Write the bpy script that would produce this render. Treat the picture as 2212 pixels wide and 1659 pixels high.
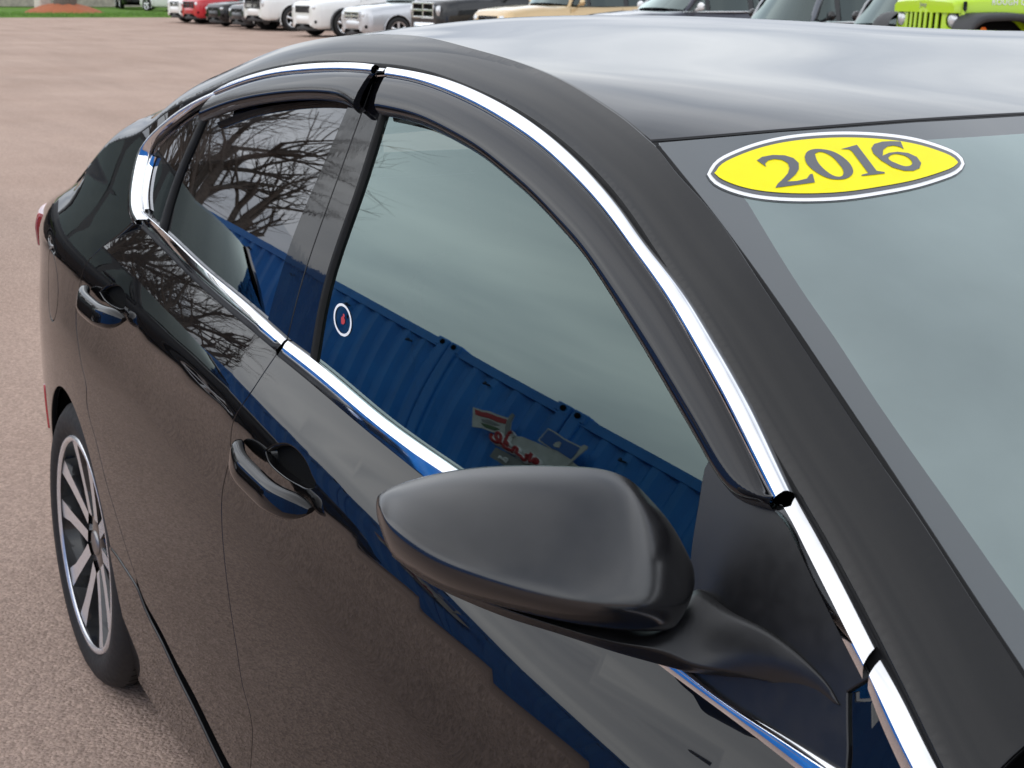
import bpy, bmesh, math, random
import numpy as np
from mathutils import Vector, Matrix, geometry as mgeo

random.seed(7)
np.random.seed(7)
scene = bpy.context.scene
for o in list(bpy.data.objects):
    bpy.data.objects.remove(o, do_unlink=True)

# ------------------------------------------------------------------ camera
CAM = np.array([3.40, -1.648, 1.594])
FPX = 3323.0                      # focal length in pixels of a 2212 x 1659 frame
_yaw, _pitch, _roll = 0.5005, 0.2535, 0.010
FW = np.array([-math.cos(_yaw) * math.cos(_pitch), math.sin(_yaw) * math.cos(_pitch), -math.sin(_pitch)])
_R = np.cross(FW, [0, 0, 1]); _R /= np.linalg.norm(_R)
_U = np.cross(_R, FW)
RT = _R * math.cos(_roll) + _U * math.sin(_roll)
UP = -_R * math.sin(_roll) + _U * math.cos(_roll)
cam_data = bpy.data.cameras.new("camera")
cam = bpy.data.objects.new("camera", cam_data)
scene.collection.objects.link(cam)
cam.matrix_world = Matrix(((RT[0], UP[0], -FW[0], CAM[0]), (RT[1], UP[1], -FW[1], CAM[1]),
                           (RT[2], UP[2], -FW[2], CAM[2]), (0, 0, 0, 1)))
cam_data.sensor_fit = 'HORIZONTAL'
cam_data.sensor_width = 36.0
cam_data.lens = 36.0 * FPX / 2212.0
cam_data.clip_start = 0.05
cam_data.clip_end = 1500.0
cam_data.dof.use_dof = True
cam_data.dof.focus_distance = 1.9
cam_data.dof.aperture_fstop = 20.0
scene.camera = cam

# ------------------------------------------------------------------ sky
SUN_ELEV, SUN_AZ = math.radians(48), math.radians(200)
world = bpy.data.worlds.new("World")
scene.world = world
world.use_nodes = True
nt = world.node_tree
for n in list(nt.nodes):
    nt.nodes.remove(n)
def _n(t, **k):
    n = nt.nodes.new(t)
    for a, b in k.items():
        setattr(n, a, b)
    return n
_out = _n('ShaderNodeOutputWorld')
_bg = _n('ShaderNodeBackground'); _bg.inputs['Strength'].default_value = 0.1
_sky = _n('ShaderNodeTexSky', sky_type='NISHITA', sun_disc=False)
_sky.sun_elevation = SUN_ELEV; _sky.sun_rotation = SUN_AZ
_sky.air_density = 1.2; _sky.dust_density = 3.0
_tc = _n('ShaderNodeTexCoord')
_sep = _n('ShaderNodeSeparateXYZ'); nt.links.new(_tc.outputs['Generated'], _sep.inputs[0])
# clouds lie on a flat layer overhead: direction / height
_zc = _n('ShaderNodeMath', operation='MAXIMUM'); _zc.inputs[1].default_value = 0.0
nt.links.new(_sep.outputs['Z'], _zc.inputs[0])
_za = _n('ShaderNodeMath', operation='ADD'); _za.inputs[1].default_value = 0.22
nt.links.new(_zc.outputs[0], _za.inputs[0])
_dx = _n('ShaderNodeMath', operation='DIVIDE'); nt.links.new(_sep.outputs['X'], _dx.inputs[0]); nt.links.new(_za.outputs[0], _dx.inputs[1])
_dy = _n('ShaderNodeMath', operation='DIVIDE'); nt.links.new(_sep.outputs['Y'], _dy.inputs[0]); nt.links.new(_za.outputs[0], _dy.inputs[1])
_cmb = _n('ShaderNodeCombineXYZ'); nt.links.new(_dx.outputs[0], _cmb.inputs[0]); nt.links.new(_dy.outputs[0], _cmb.inputs[1])
_map = _n('ShaderNodeMapping'); _map.inputs['Rotation'].default_value = (0, 0, math.radians(24)); _map.inputs['Scale'].default_value = (0.55, 1.9, 1)
nt.links.new(_cmb.outputs[0], _map.inputs[0])
_noi = _n('ShaderNodeTexNoise'); _noi.inputs['Scale'].default_value = 1.5; _noi.inputs['Detail'].default_value = 4.5
_noi.inputs['Roughness'].default_value = 0.5; _noi.inputs['Distortion'].default_value = 0.35
nt.links.new(_map.outputs[0], _noi.inputs['Vector'])
_rmp = _n('ShaderNodeValToRGB')
_rmp.color_ramp.elements[0].position = 0.30; _rmp.color_ramp.elements[0].color = (11.6, 12.7, 14.3, 1)
_rmp.color_ramp.elements[1].position = 0.72; _rmp.color_ramp.elements[1].color = (22.8, 23.3, 23.6, 1)
nt.links.new(_noi.outputs['Fac'], _rmp.inputs[0])
_mix = _n('ShaderNodeMix', data_type='RGBA'); _mix.inputs['Factor'].default_value = 0.9
nt.links.new(_sky.outputs[0], _mix.inputs['A']); nt.links.new(_rmp.outputs[0], _mix.inputs['B'])
_grd = _n('ShaderNodeValToRGB')                     # the cloud deck is thinner and brighter low down, thicker overhead
_grd.color_ramp.elements[0].position = 0.0; _grd.color_ramp.elements[0].color = (.40, .41, .43, 1)
_grd.color_ramp.elements[1].position = 1.0; _grd.color_ramp.elements[1].color = (.42, .43, .46, 1)
_e = _grd.color_ramp.elements.new(.10); _e.color = (.56, .57, .60, 1)
_e = _grd.color_ramp.elements.new(.24); _e.color = (.97, .97, .97, 1)
_e = _grd.color_ramp.elements.new(.5); _e.color = (.88, .88, .90, 1)
nt.links.new(_zc.outputs[0], _grd.inputs[0])
_mul = _n('ShaderNodeMix', data_type='RGBA', blend_type='MULTIPLY'); _mul.inputs['Factor'].default_value = 1.0
nt.links.new(_mix.outputs['Result'], _mul.inputs['A']); nt.links.new(_grd.outputs[0], _mul.inputs['B'])
nt.links.new(_mul.outputs['Result'], _bg.inputs['Color'])
nt.links.new(_bg.outputs[0], _out.inputs[0])

# ------------------------------------------------------------------ sun, exposure
sd = bpy.data.lights.new("sun", 'SUN')
sd.energy = 0.8; sd.angle = math.radians(110); sd.color = (1.0, 0.96, 0.9)
sun = bpy.data.objects.new("sun", sd); scene.collection.objects.link(sun)
_sv = Vector((math.sin(SUN_AZ) * math.cos(SUN_ELEV), math.cos(SUN_AZ) * math.cos(SUN_ELEV), math.sin(SUN_ELEV)))
sun.rotation_euler = _sv.to_track_quat('Z', 'Y').to_euler()
sun.location = (0, 0, 30)
scene.view_settings.view_transform = 'Standard'
scene.view_settings.look = 'None'
scene.view_settings.exposure = 0.0
scene.view_settings.gamma = 1.0
scene.render.engine = 'CYCLES'
scene.cycles.max_bounces = 10
scene.cycles.glossy_bounces = 6
scene.cycles.transparent_max_bounces = 16
scene.cycles.caustics_reflective = False
scene.cycles.caustics_refractive = False
scene.cycles.sample_clamp_indirect = 6.0
try:
    scene.cycles.use_denoising = True
    scene.cycles.denoiser = 'OPENIMAGEDENOISE'
except Exception:
    pass
# ================================================================== helpers
COL = scene.collection

def link(o, parent=None):
    COL.objects.link(o)
    if parent is not None:
        o.parent = parent
    return o

def tag(o, label=None, cat=None, group=None, kind=None):
    if label: o["label"] = label
    if cat: o["category"] = cat
    if group: o["group"] = group
    if kind: o["kind"] = kind
    return o

def thing(name, label, cat, loc=(0, 0, 0), rz=0.0, group=None):
    o = bpy.data.objects.new(name, None)
    o.empty_display_size = 0.2
    link(o)
    o.location = loc
    o.rotation_euler = (0, 0, rz)
    return tag(o, label, cat, group)

def copy_tree(o, parent=None):
    c = o.copy(); COL.objects.link(c)
    c.parent = parent
    for ch in o.children:
        copy_tree(ch, c)
    return c

class MB:
    """collects vertices / faces / material slots, links them as one mesh"""
    def __init__(self):
        self.v, self.f, self.m, self.n, self.s = [], [], [], {}, []
    def add(self, verts, faces, m=0, normals=None, smooth=True):
        b = len(self.v)
        self.v.extend([tuple(float(c) for c in p) for p in verts])
        self.f.extend([tuple(b + i for i in f) for f in faces])
        self.m.extend([m] * len(faces)); self.s.extend([smooth] * len(faces))
        if normals is not None:
            for i, n in enumerate(normals):
                self.n[b + i] = tuple(float(c) for c in n)
        return b
    def box(self, c, d, m=0, rot=None, bev=0.0):
        hx, hy, hz = d[0] / 2, d[1] / 2, d[2] / 2
        if bev <= 0:
            vs = [(x, y, z) for x in (-hx, hx) for y in (-hy, hy) for z in (-hz, hz)]
            fs = [(0, 1, 3, 2), (4, 6, 7, 5), (0, 4, 5, 1), (2, 3, 7, 6), (0, 2, 6, 4), (1, 5, 7, 3)]
        else:
            vs = []
            for x in (-1, 1):
                for y in (-1, 1):
                    for z in (-1, 1):
                        vs += [(x * hx, y * (hy - bev), z * (hz - bev)), (x * (hx - bev), y * hy, z * (hz - bev)), (x * (hx - bev), y * (hy - bev), z * hz)]
            I = lambda x, y, z, k: ((x * 2 + y) * 2 + z) * 3 + k
            fs = []
            for a in (0, 1):
                q = [I(a, 0, 0, 0), I(a, 1, 0, 0), I(a, 1, 1, 0), I(a, 0, 1, 0)]; fs.append(tuple(q if a else q[::-1]))
                q = [I(0, a, 0, 1), I(0, a, 1, 1), I(1, a, 1, 1), I(1, a, 0, 1)]; fs.append(tuple(q if a else q[::-1]))
                q = [I(0, 0, a, 2), I(1, 0, a, 2), I(1, 1, a, 2), I(0, 1, a, 2)]; fs.append(tuple(q if a else q[::-1]))
            for a in (0, 1):
                for b in (0, 1):
                    q = [I(0, a, b, 1), I(1, a, b, 1), I(1, a, b, 2), I(0, a, b, 2)]; fs.append(tuple(q if a == b else q[::-1]))
                    q = [I(a, 0, b, 0), I(a, 1, b, 0), I(a, 1, b, 2), I(a, 0, b, 2)]; fs.append(tuple(q[::-1] if a == b else q))
                    q = [I(a, b, 0, 0), I(a, b, 1, 0), I(a, b, 1, 1), I(a, b, 0, 1)]; fs.append(tuple(q if a == b else q[::-1]))
                    for c2 in (0, 1):
                        q = [I(a, b, c2, 0), I(a, b, c2, 1), I(a, b, c2, 2)]; fs.append(tuple(q if (a + b + c2) % 2 else q[::-1]))
        if rot is not None:
            vs = [tuple(rot @ Vector(p)) for p in vs]
        self.add([(p[0] + c[0], p[1] + c[1], p[2] + c[2]) for p in vs], fs, m, smooth=False)
    def grid(self, P, m=0, normals=None, closed_u=False, closed_v=False, flip=False, smooth=True):
        P = np.asarray(P); nu, nv = P.shape[:2]
        fs = []
        for i in range(nu if closed_u else nu - 1):
            for j in range(nv if closed_v else nv - 1):
                a, b = i * nv + j, i * nv + (j + 1) % nv
                c, d = ((i + 1) % nu) * nv + (j + 1) % nv, ((i + 1) % nu) * nv + j
                fs.append((a, d, c, b) if flip else (a, b, c, d))
        return self.add(P.reshape(-1, 3), fs, m, None if normals is None else np.asarray(normals).reshape(-1, 3), smooth)
    def tube(self, pts, r, n=8, m=0, cap=True):
        pts = np.asarray(pts, float); k = len(pts)
        r = np.full(k, r) if np.isscalar(r) else np.asarray(r)
        t = np.gradient(pts, axis=0); t /= np.linalg.norm(t, axis=1)[:, None] + 1e-12
        ref = np.array([0, 0, 1.]) if abs(t[0][2]) < .9 else np.array([1., 0, 0])
        P = []
        for i in range(k):
            a = np.cross(t[i], ref); a /= np.linalg.norm(a) + 1e-12
            b = np.cross(t[i], a); ref = -b if False else ref
            P.append([pts[i] + r[i] * (math.cos(q) * a + math.sin(q) * b) for q in np.linspace(0, 2 * math.pi, n, endpoint=False)])
        b0 = self.grid(P, m, closed_v=True)
        if cap:
            self.f.append(tuple(b0 + j for j in range(n))); self.m.append(m); self.s.append(False)
            self.f.append(tuple(b0 + (k - 1) * n + j for j in range(n))[::-1]); self.m.append(m); self.s.append(False)
    def lathe(self, prof, n=32, m=0, axis='y', centre=(0, 0, 0)):
        """prof: (radius, along-axis) pairs"""
        P = []
        for q in np.linspace(0, 2 * math.pi, n, endpoint=False):
            c, s = math.cos(q), math.sin(q)
            if axis == 'y': P.append([(r * c + centre[0], a + centre[1], r * s + centre[2]) for r, a in prof])
            elif axis == 'x': P.append([(a + centre[0], r * c + centre[1], r * s + centre[2]) for r, a in prof])
            else: P.append([(r * c + centre[0], r * s + centre[1], a + centre[2]) for r, a in prof])
        self.grid(P, m, closed_u=True)
    def prism(self, poly, y0, y1, m=0, smooth=False):
        """polygon in xz extruded along y"""
        n = len(poly)
        vs = [(x, y0, z) for x, z in poly] + [(x, y1, z) for x, z in poly]
        fs = [tuple(range(n)), tuple(range(n, 2 * n))[::-1]] + [(i, i + n, (i + 1) % n + n, (i + 1) % n) for i in range(n)]
        self.add(vs, fs, m, smooth=smooth)
    def mirror_y(self):
        o = MB(); o.v = [(x, -y, z) for x, y, z in self.v]; o.f = [f[::-1] for f in self.f]
        o.m = list(self.m); o.s = list(self.s); o.n = {k: (a, -b, c) for k, (a, b, c) in self.n.items()}
        return o
    def build(self, name, mats, parent=None, recalc=False):
        me = bpy.data.meshes.new(name)
        me.from_pydata(self.v, [], self.f)
        for mt in (mats if isinstance(mats, (list, tuple)) else [mats]):
            me.materials.append(mt)
        me.polygons.foreach_set('material_index', self.m)
        me.polygons.foreach_set('use_smooth', self.s)
        me.update()
        if recalc:
            bm = bmesh.new(); bm.from_mesh(me)
            bmesh.ops.recalc_face_normals(bm, faces=bm.faces); bm.to_mesh(me); bm.free()
        if self.n:
            nn = np.zeros((len(self.v), 3))
            me.vertices.foreach_get if False else None
            vn = np.array([v.normal[:] for v in me.vertices])
            nn[:] = vn
            for k, w in self.n.items(): nn[k] = w
            me.normals_split_custom_set_from_vertices([tuple(q) for q in nn])
        o = bpy.data.objects.new(name, me)
        return link(o, parent)

def spline(pts, n=None, step=None):
    """natural cubic through the points, chord-length parameter"""
    p = np.asarray(pts, float); k = len(p)
    d = np.r_[0, np.cumsum(np.linalg.norm(np.diff(p, axis=0), axis=1) + 1e-9)]
    if n is None: n = max(3, int(d[-1] / step) + 1)
    if k == 2: return p[0] + (p[1] - p[0]) * np.linspace(0, 1, n)[:, None]
    h = np.diff(d); M = np.zeros((k, k)); B = np.zeros((k, p.shape[1])); M[0, 0] = M[-1, -1] = 1
    for i in range(1, k - 1):
        M[i, i - 1], M[i, i], M[i, i + 1] = h[i - 1], 2 * (h[i - 1] + h[i]), h[i]
        B[i] = 6 * ((p[i + 1] - p[i]) / h[i] - (p[i] - p[i - 1]) / h[i - 1])
    S = np.linalg.solve(M, B); t = np.linspace(0, d[-1], n); j = np.clip(np.searchsorted(d, t, 'right') - 1, 0, k - 2)
    a = ((d[j + 1] - t) / h[j])[:, None]; b = 1 - a; hh = h[j][:, None]
    return a * p[j] + b * p[j + 1] + ((a ** 3 - a) * S[j] + (b ** 3 - b) * S[j + 1]) * hh ** 2 / 6

def resample(p, n):
    p = np.asarray(p, float); d = np.r_[0, np.cumsum(np.linalg.norm(np.diff(p, axis=0), axis=1))]
    t = np.linspace(0, d[-1], n)
    return np.stack([np.interp(t, d, p[:, k]) for k in range(p.shape[1])], 1)

def ray(u, v):
    d = FW + RT * (u - 1106) / FPX - UP * (v - 829.5) / FPX
    return d / np.linalg.norm(d)

def hit(u, v, fn, t0=.5, t1=8.0):
    """first point along the pixel's line of sight where fn(p) changes from negative to positive"""
    d = ray(u, v); ts = np.linspace(t0, t1, 1600); p = CAM + ts[:, None] * d
    f = fn(p); k = np.where((f[:-1] < 0) & (f[1:] >= 0))[0]
    if len(k) == 0: return None
    a, b = ts[k[0]], ts[k[0] + 1]
    for _ in range(30):
        mid = (a + b) / 2
        if fn((CAM + mid * d)[None])[0] < 0: a = mid
        else: b = mid
    return CAM + a * d

def on(W, off=0.0):
    return lambda p: p[:, 1] + W(p[:, 0], p[:, 2]) + off

def trace(px, fn, n=None, step=4.0):
    q = spline(px, n=n, step=step)
    r = [hit(u, v, fn) for u, v in q]
    return np.array([h for h in r if h is not None])

TILE = {1: (768.06, 76.8, 3.), 2: (1228.9, 537.6, 3.), 3: (1474.7, 1106., 3.), 4: (230.4, 76.8, 3.), 5: (0., 307.2, 3.),
        6: (768.06, 967.8, 3.), 'w': (61.45, 691.2, 1.7134), 'd': (460.8, 1152., 2.88), 'h': (460.8, 844.9, 5.4), 's': (1382.5, 215.05, 2.667)}
def tl(k, pts):
    ox, oy, s = TILE[k]
    return [(ox + x / s, oy + y / s) for x, y in pts]

def inside(poly, q):
    x, y = q[:, 0], q[:, 1]; r = np.zeros(len(q), bool); n = len(poly)
    for i in range(n):
        x1, y1 = poly[i]; x2, y2 = poly[(i + 1) % n]
        if y1 == y2: continue
        c = ((y1 > y) != (y2 > y)) & (x < (x2 - x1) * (y - y1) / (y2 - y1) + x1)
        r ^= c
    return r

def dedupe(poly, eps=.0015):
    out = []
    for p in poly:
        if not out or np.hypot(p[0] - out[-1][0], p[1] - out[-1][1]) > eps: out.append(tuple(p))
    while len(out) > 3 and np.hypot(out[0][0] - out[-1][0], out[0][1] - out[-1][1]) < eps: out.pop()
    return np.array(out)

def densify(poly, step):
    out = []
    for i in range(len(poly)):
        a, b = np.asarray(poly[i]), np.asarray(poly[(i + 1) % len(poly)])
        k = max(1, int(np.linalg.norm(b - a) / step))
        out += [a + (b - a) * j / k for j in range(k)]
    return np.array(out)

def surf_normals(S, ab, ref, e=2e-4):
    a, b = ab[:, 0], ab[:, 1]
    pa = S(a + e, b) - S(a - e, b); pb = S(a, b + e) - S(a, b - e)
    n = np.cross(pa, pb); n /= np.linalg.norm(n, axis=1)[:, None] + 1e-15
    s = np.sign(n @ np.asarray(ref, float)); s[s == 0] = 1
    return n * s[:, None]

def panel(mb, S, poly, ref, h=.02, m=0, holes=(), edge=.0022, depth=.012, bstep=None, edge_m=None, fine=None, nin=.0):
    """a sheet on the surface S(a, b) trimmed to a polygon, with a rounded edge turned in"""
    bstep = bstep or h * .5
    loops = [dedupe(densify(dedupe(poly), bstep), bstep * .25)] + [dedupe(densify(dedupe(q), bstep), bstep * .25) for q in holes]
    ar = lambda q: .5 * np.sum(q[:, 0] * np.roll(q[:, 1], -1) - np.roll(q[:, 0], -1) * q[:, 1])
    loops = [l if (ar(l) > 0) == (i == 0) else l[::-1] for i, l in enumerate(loops)]
    P0 = loops[0]; lo, hi = P0.min(0), P0.max(0)
    gx, gy = np.meshgrid(np.arange(lo[0], hi[0], h), np.arange(lo[1], hi[1], h))
    gx = gx + (np.arange(gx.shape[0]) % 2)[:, None] * h / 2
    G = np.stack([gx.ravel(), gy.ravel()], 1)
    H_ = np.full(len(G), h)
    if fine is not None:
        fx, fy = np.meshgrid(np.arange(lo[0], hi[0], fine[1]), np.arange(lo[1], hi[1], fine[2]))
        F_ = np.stack([fx.ravel(), fy.ravel()], 1); F_ = F_[fine[0](F_[:, 0], F_[:, 1])]
        G = G[~fine[0](G[:, 0], G[:, 1])]; H_ = np.r_[np.full(len(G), h), np.full(len(F_), min(fine[1], fine[2]))]; G = np.r_[G, F_]
    k = inside(P0, G)
    for q in loops[1:]: k &= ~inside(q, G)
    G = G[k]; H_ = H_[k]
    allb = np.concatenate(loops)
    if len(G):
        keep = np.ones(len(G), bool)
        for i0 in range(0, len(G), 2000):
            dd = ((G[i0:i0 + 2000, None, :] - allb[None]) ** 2).sum(2).min(1); keep[i0:i0 + 2000] = dd > (H_[i0:i0 + 2000] * .45) ** 2
        G = G[keep]
    V = np.concatenate([allb, G]); edges = []; b = 0
    for q in loops:
        n = len(q); edges += [(b + i, b + (i + 1) % n) for i in range(n)]; b += n
    vs, _, fs, ov, _, _ = mgeo.delaunay_2d_cdt([Vector(p) for p in V], edges, [], 0, 1e-7)
    vs = np.array([v[:] for v in vs]); fs = [tuple(f) for f in fs if len(f) == 3]
    cen = np.array([vs[list(f)].mean(0) for f in fs]); k = inside(P0, cen)
    for q in loops[1:]: k &= ~inside(q, cen)
    fs = [f for f, kk in zip(fs, k) if kk]
    X = S(vs[:, 0], vs[:, 1])
    qv = vs.copy()
    if nin > 0:
        b = 0
        for q in loops:
            i2 = np.stack([np.roll(q, -1, 0)[:, 1] - np.roll(q, 1, 0)[:, 1], -(np.roll(q, -1, 0)[:, 0] - np.roll(q, 1, 0)[:, 0])], 1); i2 /= np.linalg.norm(i2, axis=1)[:, None] + 1e-12
            qv[b:b + len(q)] = q - i2 * nin; b += len(q)
    N = surf_normals(S, qv, ref)
    out = []
    for f in fs:
        n = np.cross(X[f[1]] - X[f[0]], X[f[2]] - X[f[0]])
        out.append(f if n @ N[f[0]] > 0 else f[::-1])
    mb.add(X, out, m, N)
    if depth > 0:
        for q in loops:
            B = S(q[:, 0], q[:, 1])
            _i2 = np.stack([np.roll(q, -1, 0)[:, 1] - np.roll(q, 1, 0)[:, 1], -(np.roll(q, -1, 0)[:, 0] - np.roll(q, 1, 0)[:, 0])], 1); _i2 /= np.linalg.norm(_i2, axis=1)[:, None] + 1e-12
            n = surf_normals(S, q - _i2 * nin, ref)
            t = np.roll(B, -1, 0) - np.roll(B, 1, 0); t /= np.linalg.norm(t, axis=1)[:, None] + 1e-12
            o = np.cross(t, n)
            # make sure 'o' points away from the sheet
            c = S(q[:, 0] * 1, q[:, 1] * 1)
            tst = q + 0
            nrm2 = np.stack([np.roll(q, -1, 0)[:, 1] - np.roll(q, 1, 0)[:, 1], -(np.roll(q, -1, 0)[:, 0] - np.roll(q, 1, 0)[:, 0])], 1)
            nrm2 /= np.linalg.norm(nrm2, axis=1)[:, None] + 1e-12
            out3 = S(q[:, 0] + nrm2[:, 0] * 1e-3, q[:, 1] + nrm2[:, 1] * 1e-3) - B
            sg = np.sign(np.sum(out3 * o, 1)); sg[sg == 0] = 1; o = o * sg[:, None]
            r = edge
            B1 = B + o * r * .7 - n * r * .3; B2 = B + o * r - n * r; B3 = B2 - n * depth
            n1 = o * .7 + n * .7
            rows = np.stack([B, B1, B2, B2, B3]); nr = np.stack([n, n1, o, o, o])
            rows = np.concatenate([rows, rows[:, :1]], 1); nr = np.concatenate([nr, nr[:, :1]], 1)
            g = np.cross(rows[1, 0] - rows[0, 0], rows[0, 1] - rows[0, 0])
            mb.grid(rows, m if edge_m is None else edge_m, nr, flip=(g @ n[0] > 0))

def strip(mb, A, B, prof, m=0, n=None, up=None):
    """loft between two 3-D edge curves; prof: (fraction A->B, lift along the outward normal)"""
    n = n or max(len(A), len(B)); A, B = resample(A, n), resample(B, n)
    t = np.gradient((A + B) / 2, axis=0); t /= np.linalg.norm(t, axis=1)[:, None]
    w = B - A; nn = np.cross(t, w); nn /= np.linalg.norm(nn, axis=1)[:, None]
    ref = np.array([0.2, -1, .5]) if up is None else np.asarray(up)
    nn *= np.sign(nn @ ref)[:, None]
    P = np.stack([A + w * f + nn * l for f, l in prof], 1)
    g = np.cross(P[1, 0] - P[0, 0], P[0, -1] - P[0, 0])
    mb.grid(P, m, flip=(g @ nn[0] > 0))
    return P, nn
# ================================================================== materials
def mat(name):
    m = bpy.data.materials.new(name); m.use_nodes = True
    nt_ = m.node_tree
    for n in list(nt_.nodes): nt_.nodes.remove(n)
    out = nt_.nodes.new('ShaderNodeOutputMaterial')
    return m, nt_, out

def N(nt_, t, ins=None, **k):
    n = nt_.nodes.new(t)
    for a, b in k.items(): setattr(n, a, b)
    for a, b in (ins or {}).items():
        if isinstance(b, bpy.types.NodeSocket): nt_.links.new(b, n.inputs[a])
        else: n.inputs[a].default_value = b
    return n

def pbr(name, col, rough=.5, metal=0., coat=0., coat_rough=.02, spec=.5, noise=0., nscale=30., bump=0., bscale=200., bdist=.001, emit=None, ior=1.5):
    m, t, out = mat(name)
    c = col if len(col) == 4 else (*col, 1)
    p = N(t, 'ShaderNodeBsdfPrincipled', {'Base Color': c, 'Roughness': rough, 'Metallic': metal, 'Coat Weight': coat,
                                          'Coat Roughness': coat_rough, 'Specular IOR Level': spec, 'IOR': ior})
    tc = N(t, 'ShaderNodeTexCoord')
    if noise > 0:
        nz = N(t, 'ShaderNodeTexNoise', {'Vector': tc.outputs['Object'], 'Scale': nscale, 'Detail': 4.0})
        mp = N(t, 'ShaderNodeMapRange', {'Value': nz.outputs['Fac'], 'From Min': .3, 'From Max': .7, 'To Min': 1 - noise, 'To Max': 1 + noise})
        mx = N(t, 'ShaderNodeVectorMath', {0: c[:3], 1: mp.outputs['Result']}, operation='MULTIPLY')
        t.links.new(mx.outputs[0], p.inputs['Base Color'])
        rr = N(t, 'ShaderNodeMapRange', {'Value': nz.outputs['Fac'], 'From Min': .3, 'From Max': .7, 'To Min': max(0, rough * (1 - noise * .6)), 'To Max': min(1, rough * (1 + noise * .6))})
        t.links.new(rr.outputs['Result'], p.inputs['Roughness'])
    if bump > 0:
        nb = N(t, 'ShaderNodeTexNoise', {'Vector': tc.outputs['Object'], 'Scale': bscale, 'Detail': 2.0})
        b = N(t, 'ShaderNodeBump', {'Height': nb.outputs['Fac'], 'Strength': bump, 'Distance': bdist})
        t.links.new(b.outputs[0], p.inputs['Normal'])
        t.links.new(b.outputs[0], p.inputs['Coat Normal'])
    if emit:
        p.inputs['Emission Color'].default_value = (*emit[:3], 1); p.inputs['Emission Strength'].default_value = emit[3]
    t.links.new(p.outputs[0], out.inputs[0])
    return m

def paint(name, col, metal=0.0, rough=.4, dust=0.0):
    """clear-coated car paint with a faint orange peel and a little road dust"""
    m, t, out = mat(name)
    tc = N(t, 'ShaderNodeTexCoord')
    pe = N(t, 'ShaderNodeTexNoise', {'Vector': tc.outputs['Object'], 'Scale': 22., 'Detail': 1.0})
    bp = N(t, 'ShaderNodeBump', {'Height': pe.outputs['Fac'], 'Strength': .022, 'Distance': .0012})
    nz = N(t, 'ShaderNodeTexNoise', {'Vector': tc.outputs['Object'], 'Scale': 5., 'Detail': 8.0, 'Roughness': .65})
    cr = N(t, 'ShaderNodeMapRange', {'Value': nz.outputs['Fac'], 'From Min': .4, 'From Max': .75, 'To Min': .0, 'To Max': .006})
    p = N(t, 'ShaderNodeBsdfPrincipled', {'Base Color': (*col, 1), 'Roughness': rough, 'Metallic': metal, 'Coat Weight': 1., 'Coat IOR': 1.46,
                                          'Coat Roughness': cr.outputs['Result'], 'Specular IOR Level': (.0 if max(col) < .05 else .3), 'Coat Normal': bp.outputs[0]})
    if dust > 0:
        df = N(t, 'ShaderNodeBsdfDiffuse', {'Color': (.36, .29, .24, 1)})
        n2 = N(t, 'ShaderNodeTexNoise', {'Vector': tc.outputs['Object'], 'Scale': 90., 'Detail': 6.0, 'Roughness': .7})
        f = N(t, 'ShaderNodeMapRange', {'Value': n2.outputs['Fac'], 'From Min': .35, 'From Max': .8, 'To Min': 0., 'To Max': dust})
        mx = N(t, 'ShaderNodeMixShader', {0: f.outputs['Result'], 1: p.outputs[0], 2: df.outputs[0]})
        t.links.new(mx.outputs[0], out.inputs[0])
    else:
        t.links.new(p.outputs[0], out.inputs[0])
    return m

def glass(name, tint, refl=(1, 1, 1), ior=1.52, wav=0.0, sky_haze=0.0):
    """a pane: mirror reflection by angle, the rest seen through a tint"""
    m, t, out = mat(name)
    tr = N(t, 'ShaderNodeBsdfTransparent', {'Color': (*tint, 1)})
    gl = N(t, 'ShaderNodeBsdfGlossy', {'Color': (*refl, 1), 'Roughness': .0})
    fr = N(t, 'ShaderNodeFresnel', {'IOR': ior})
    if wav > 0:
        tc = N(t, 'ShaderNodeTexCoord')
        nz = N(t, 'ShaderNodeTexNoise', {'Vector': tc.outputs['Object'], 'Scale': 7., 'Detail': 1.0})
        bp = N(t, 'ShaderNodeBump', {'Height': nz.outputs['Fac'], 'Strength': wav, 'Distance': .002})
        t.links.new(bp.outputs[0], gl.inputs['Normal'])
    # both faces of the pane reflect
    dbl = N(t, 'ShaderNodeMath', {0: fr.outputs[0], 1: 1.65}, operation='MULTIPLY', use_clamp=True)
    mx = N(t, 'ShaderNodeMixShader', {0: dbl.outputs[0], 1: tr.outputs[0], 2: gl.outputs[0]})
    if sky_haze > 0:            # pale diffuse layer, paints in the sky sheen on the pane
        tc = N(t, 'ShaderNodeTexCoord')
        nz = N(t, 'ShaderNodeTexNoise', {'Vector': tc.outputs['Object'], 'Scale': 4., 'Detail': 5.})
        f = N(t, 'ShaderNodeMapRange', {'Value': nz.outputs['Fac'], 'From Min': .3, 'From Max': .7, 'To Min': sky_haze * .85, 'To Max': sky_haze * 1.15})
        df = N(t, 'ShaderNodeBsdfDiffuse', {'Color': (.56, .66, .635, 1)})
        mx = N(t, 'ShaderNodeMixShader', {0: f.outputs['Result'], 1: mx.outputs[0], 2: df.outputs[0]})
    t.links.new(mx.outputs[0], out.inputs[0])
    return m

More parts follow.
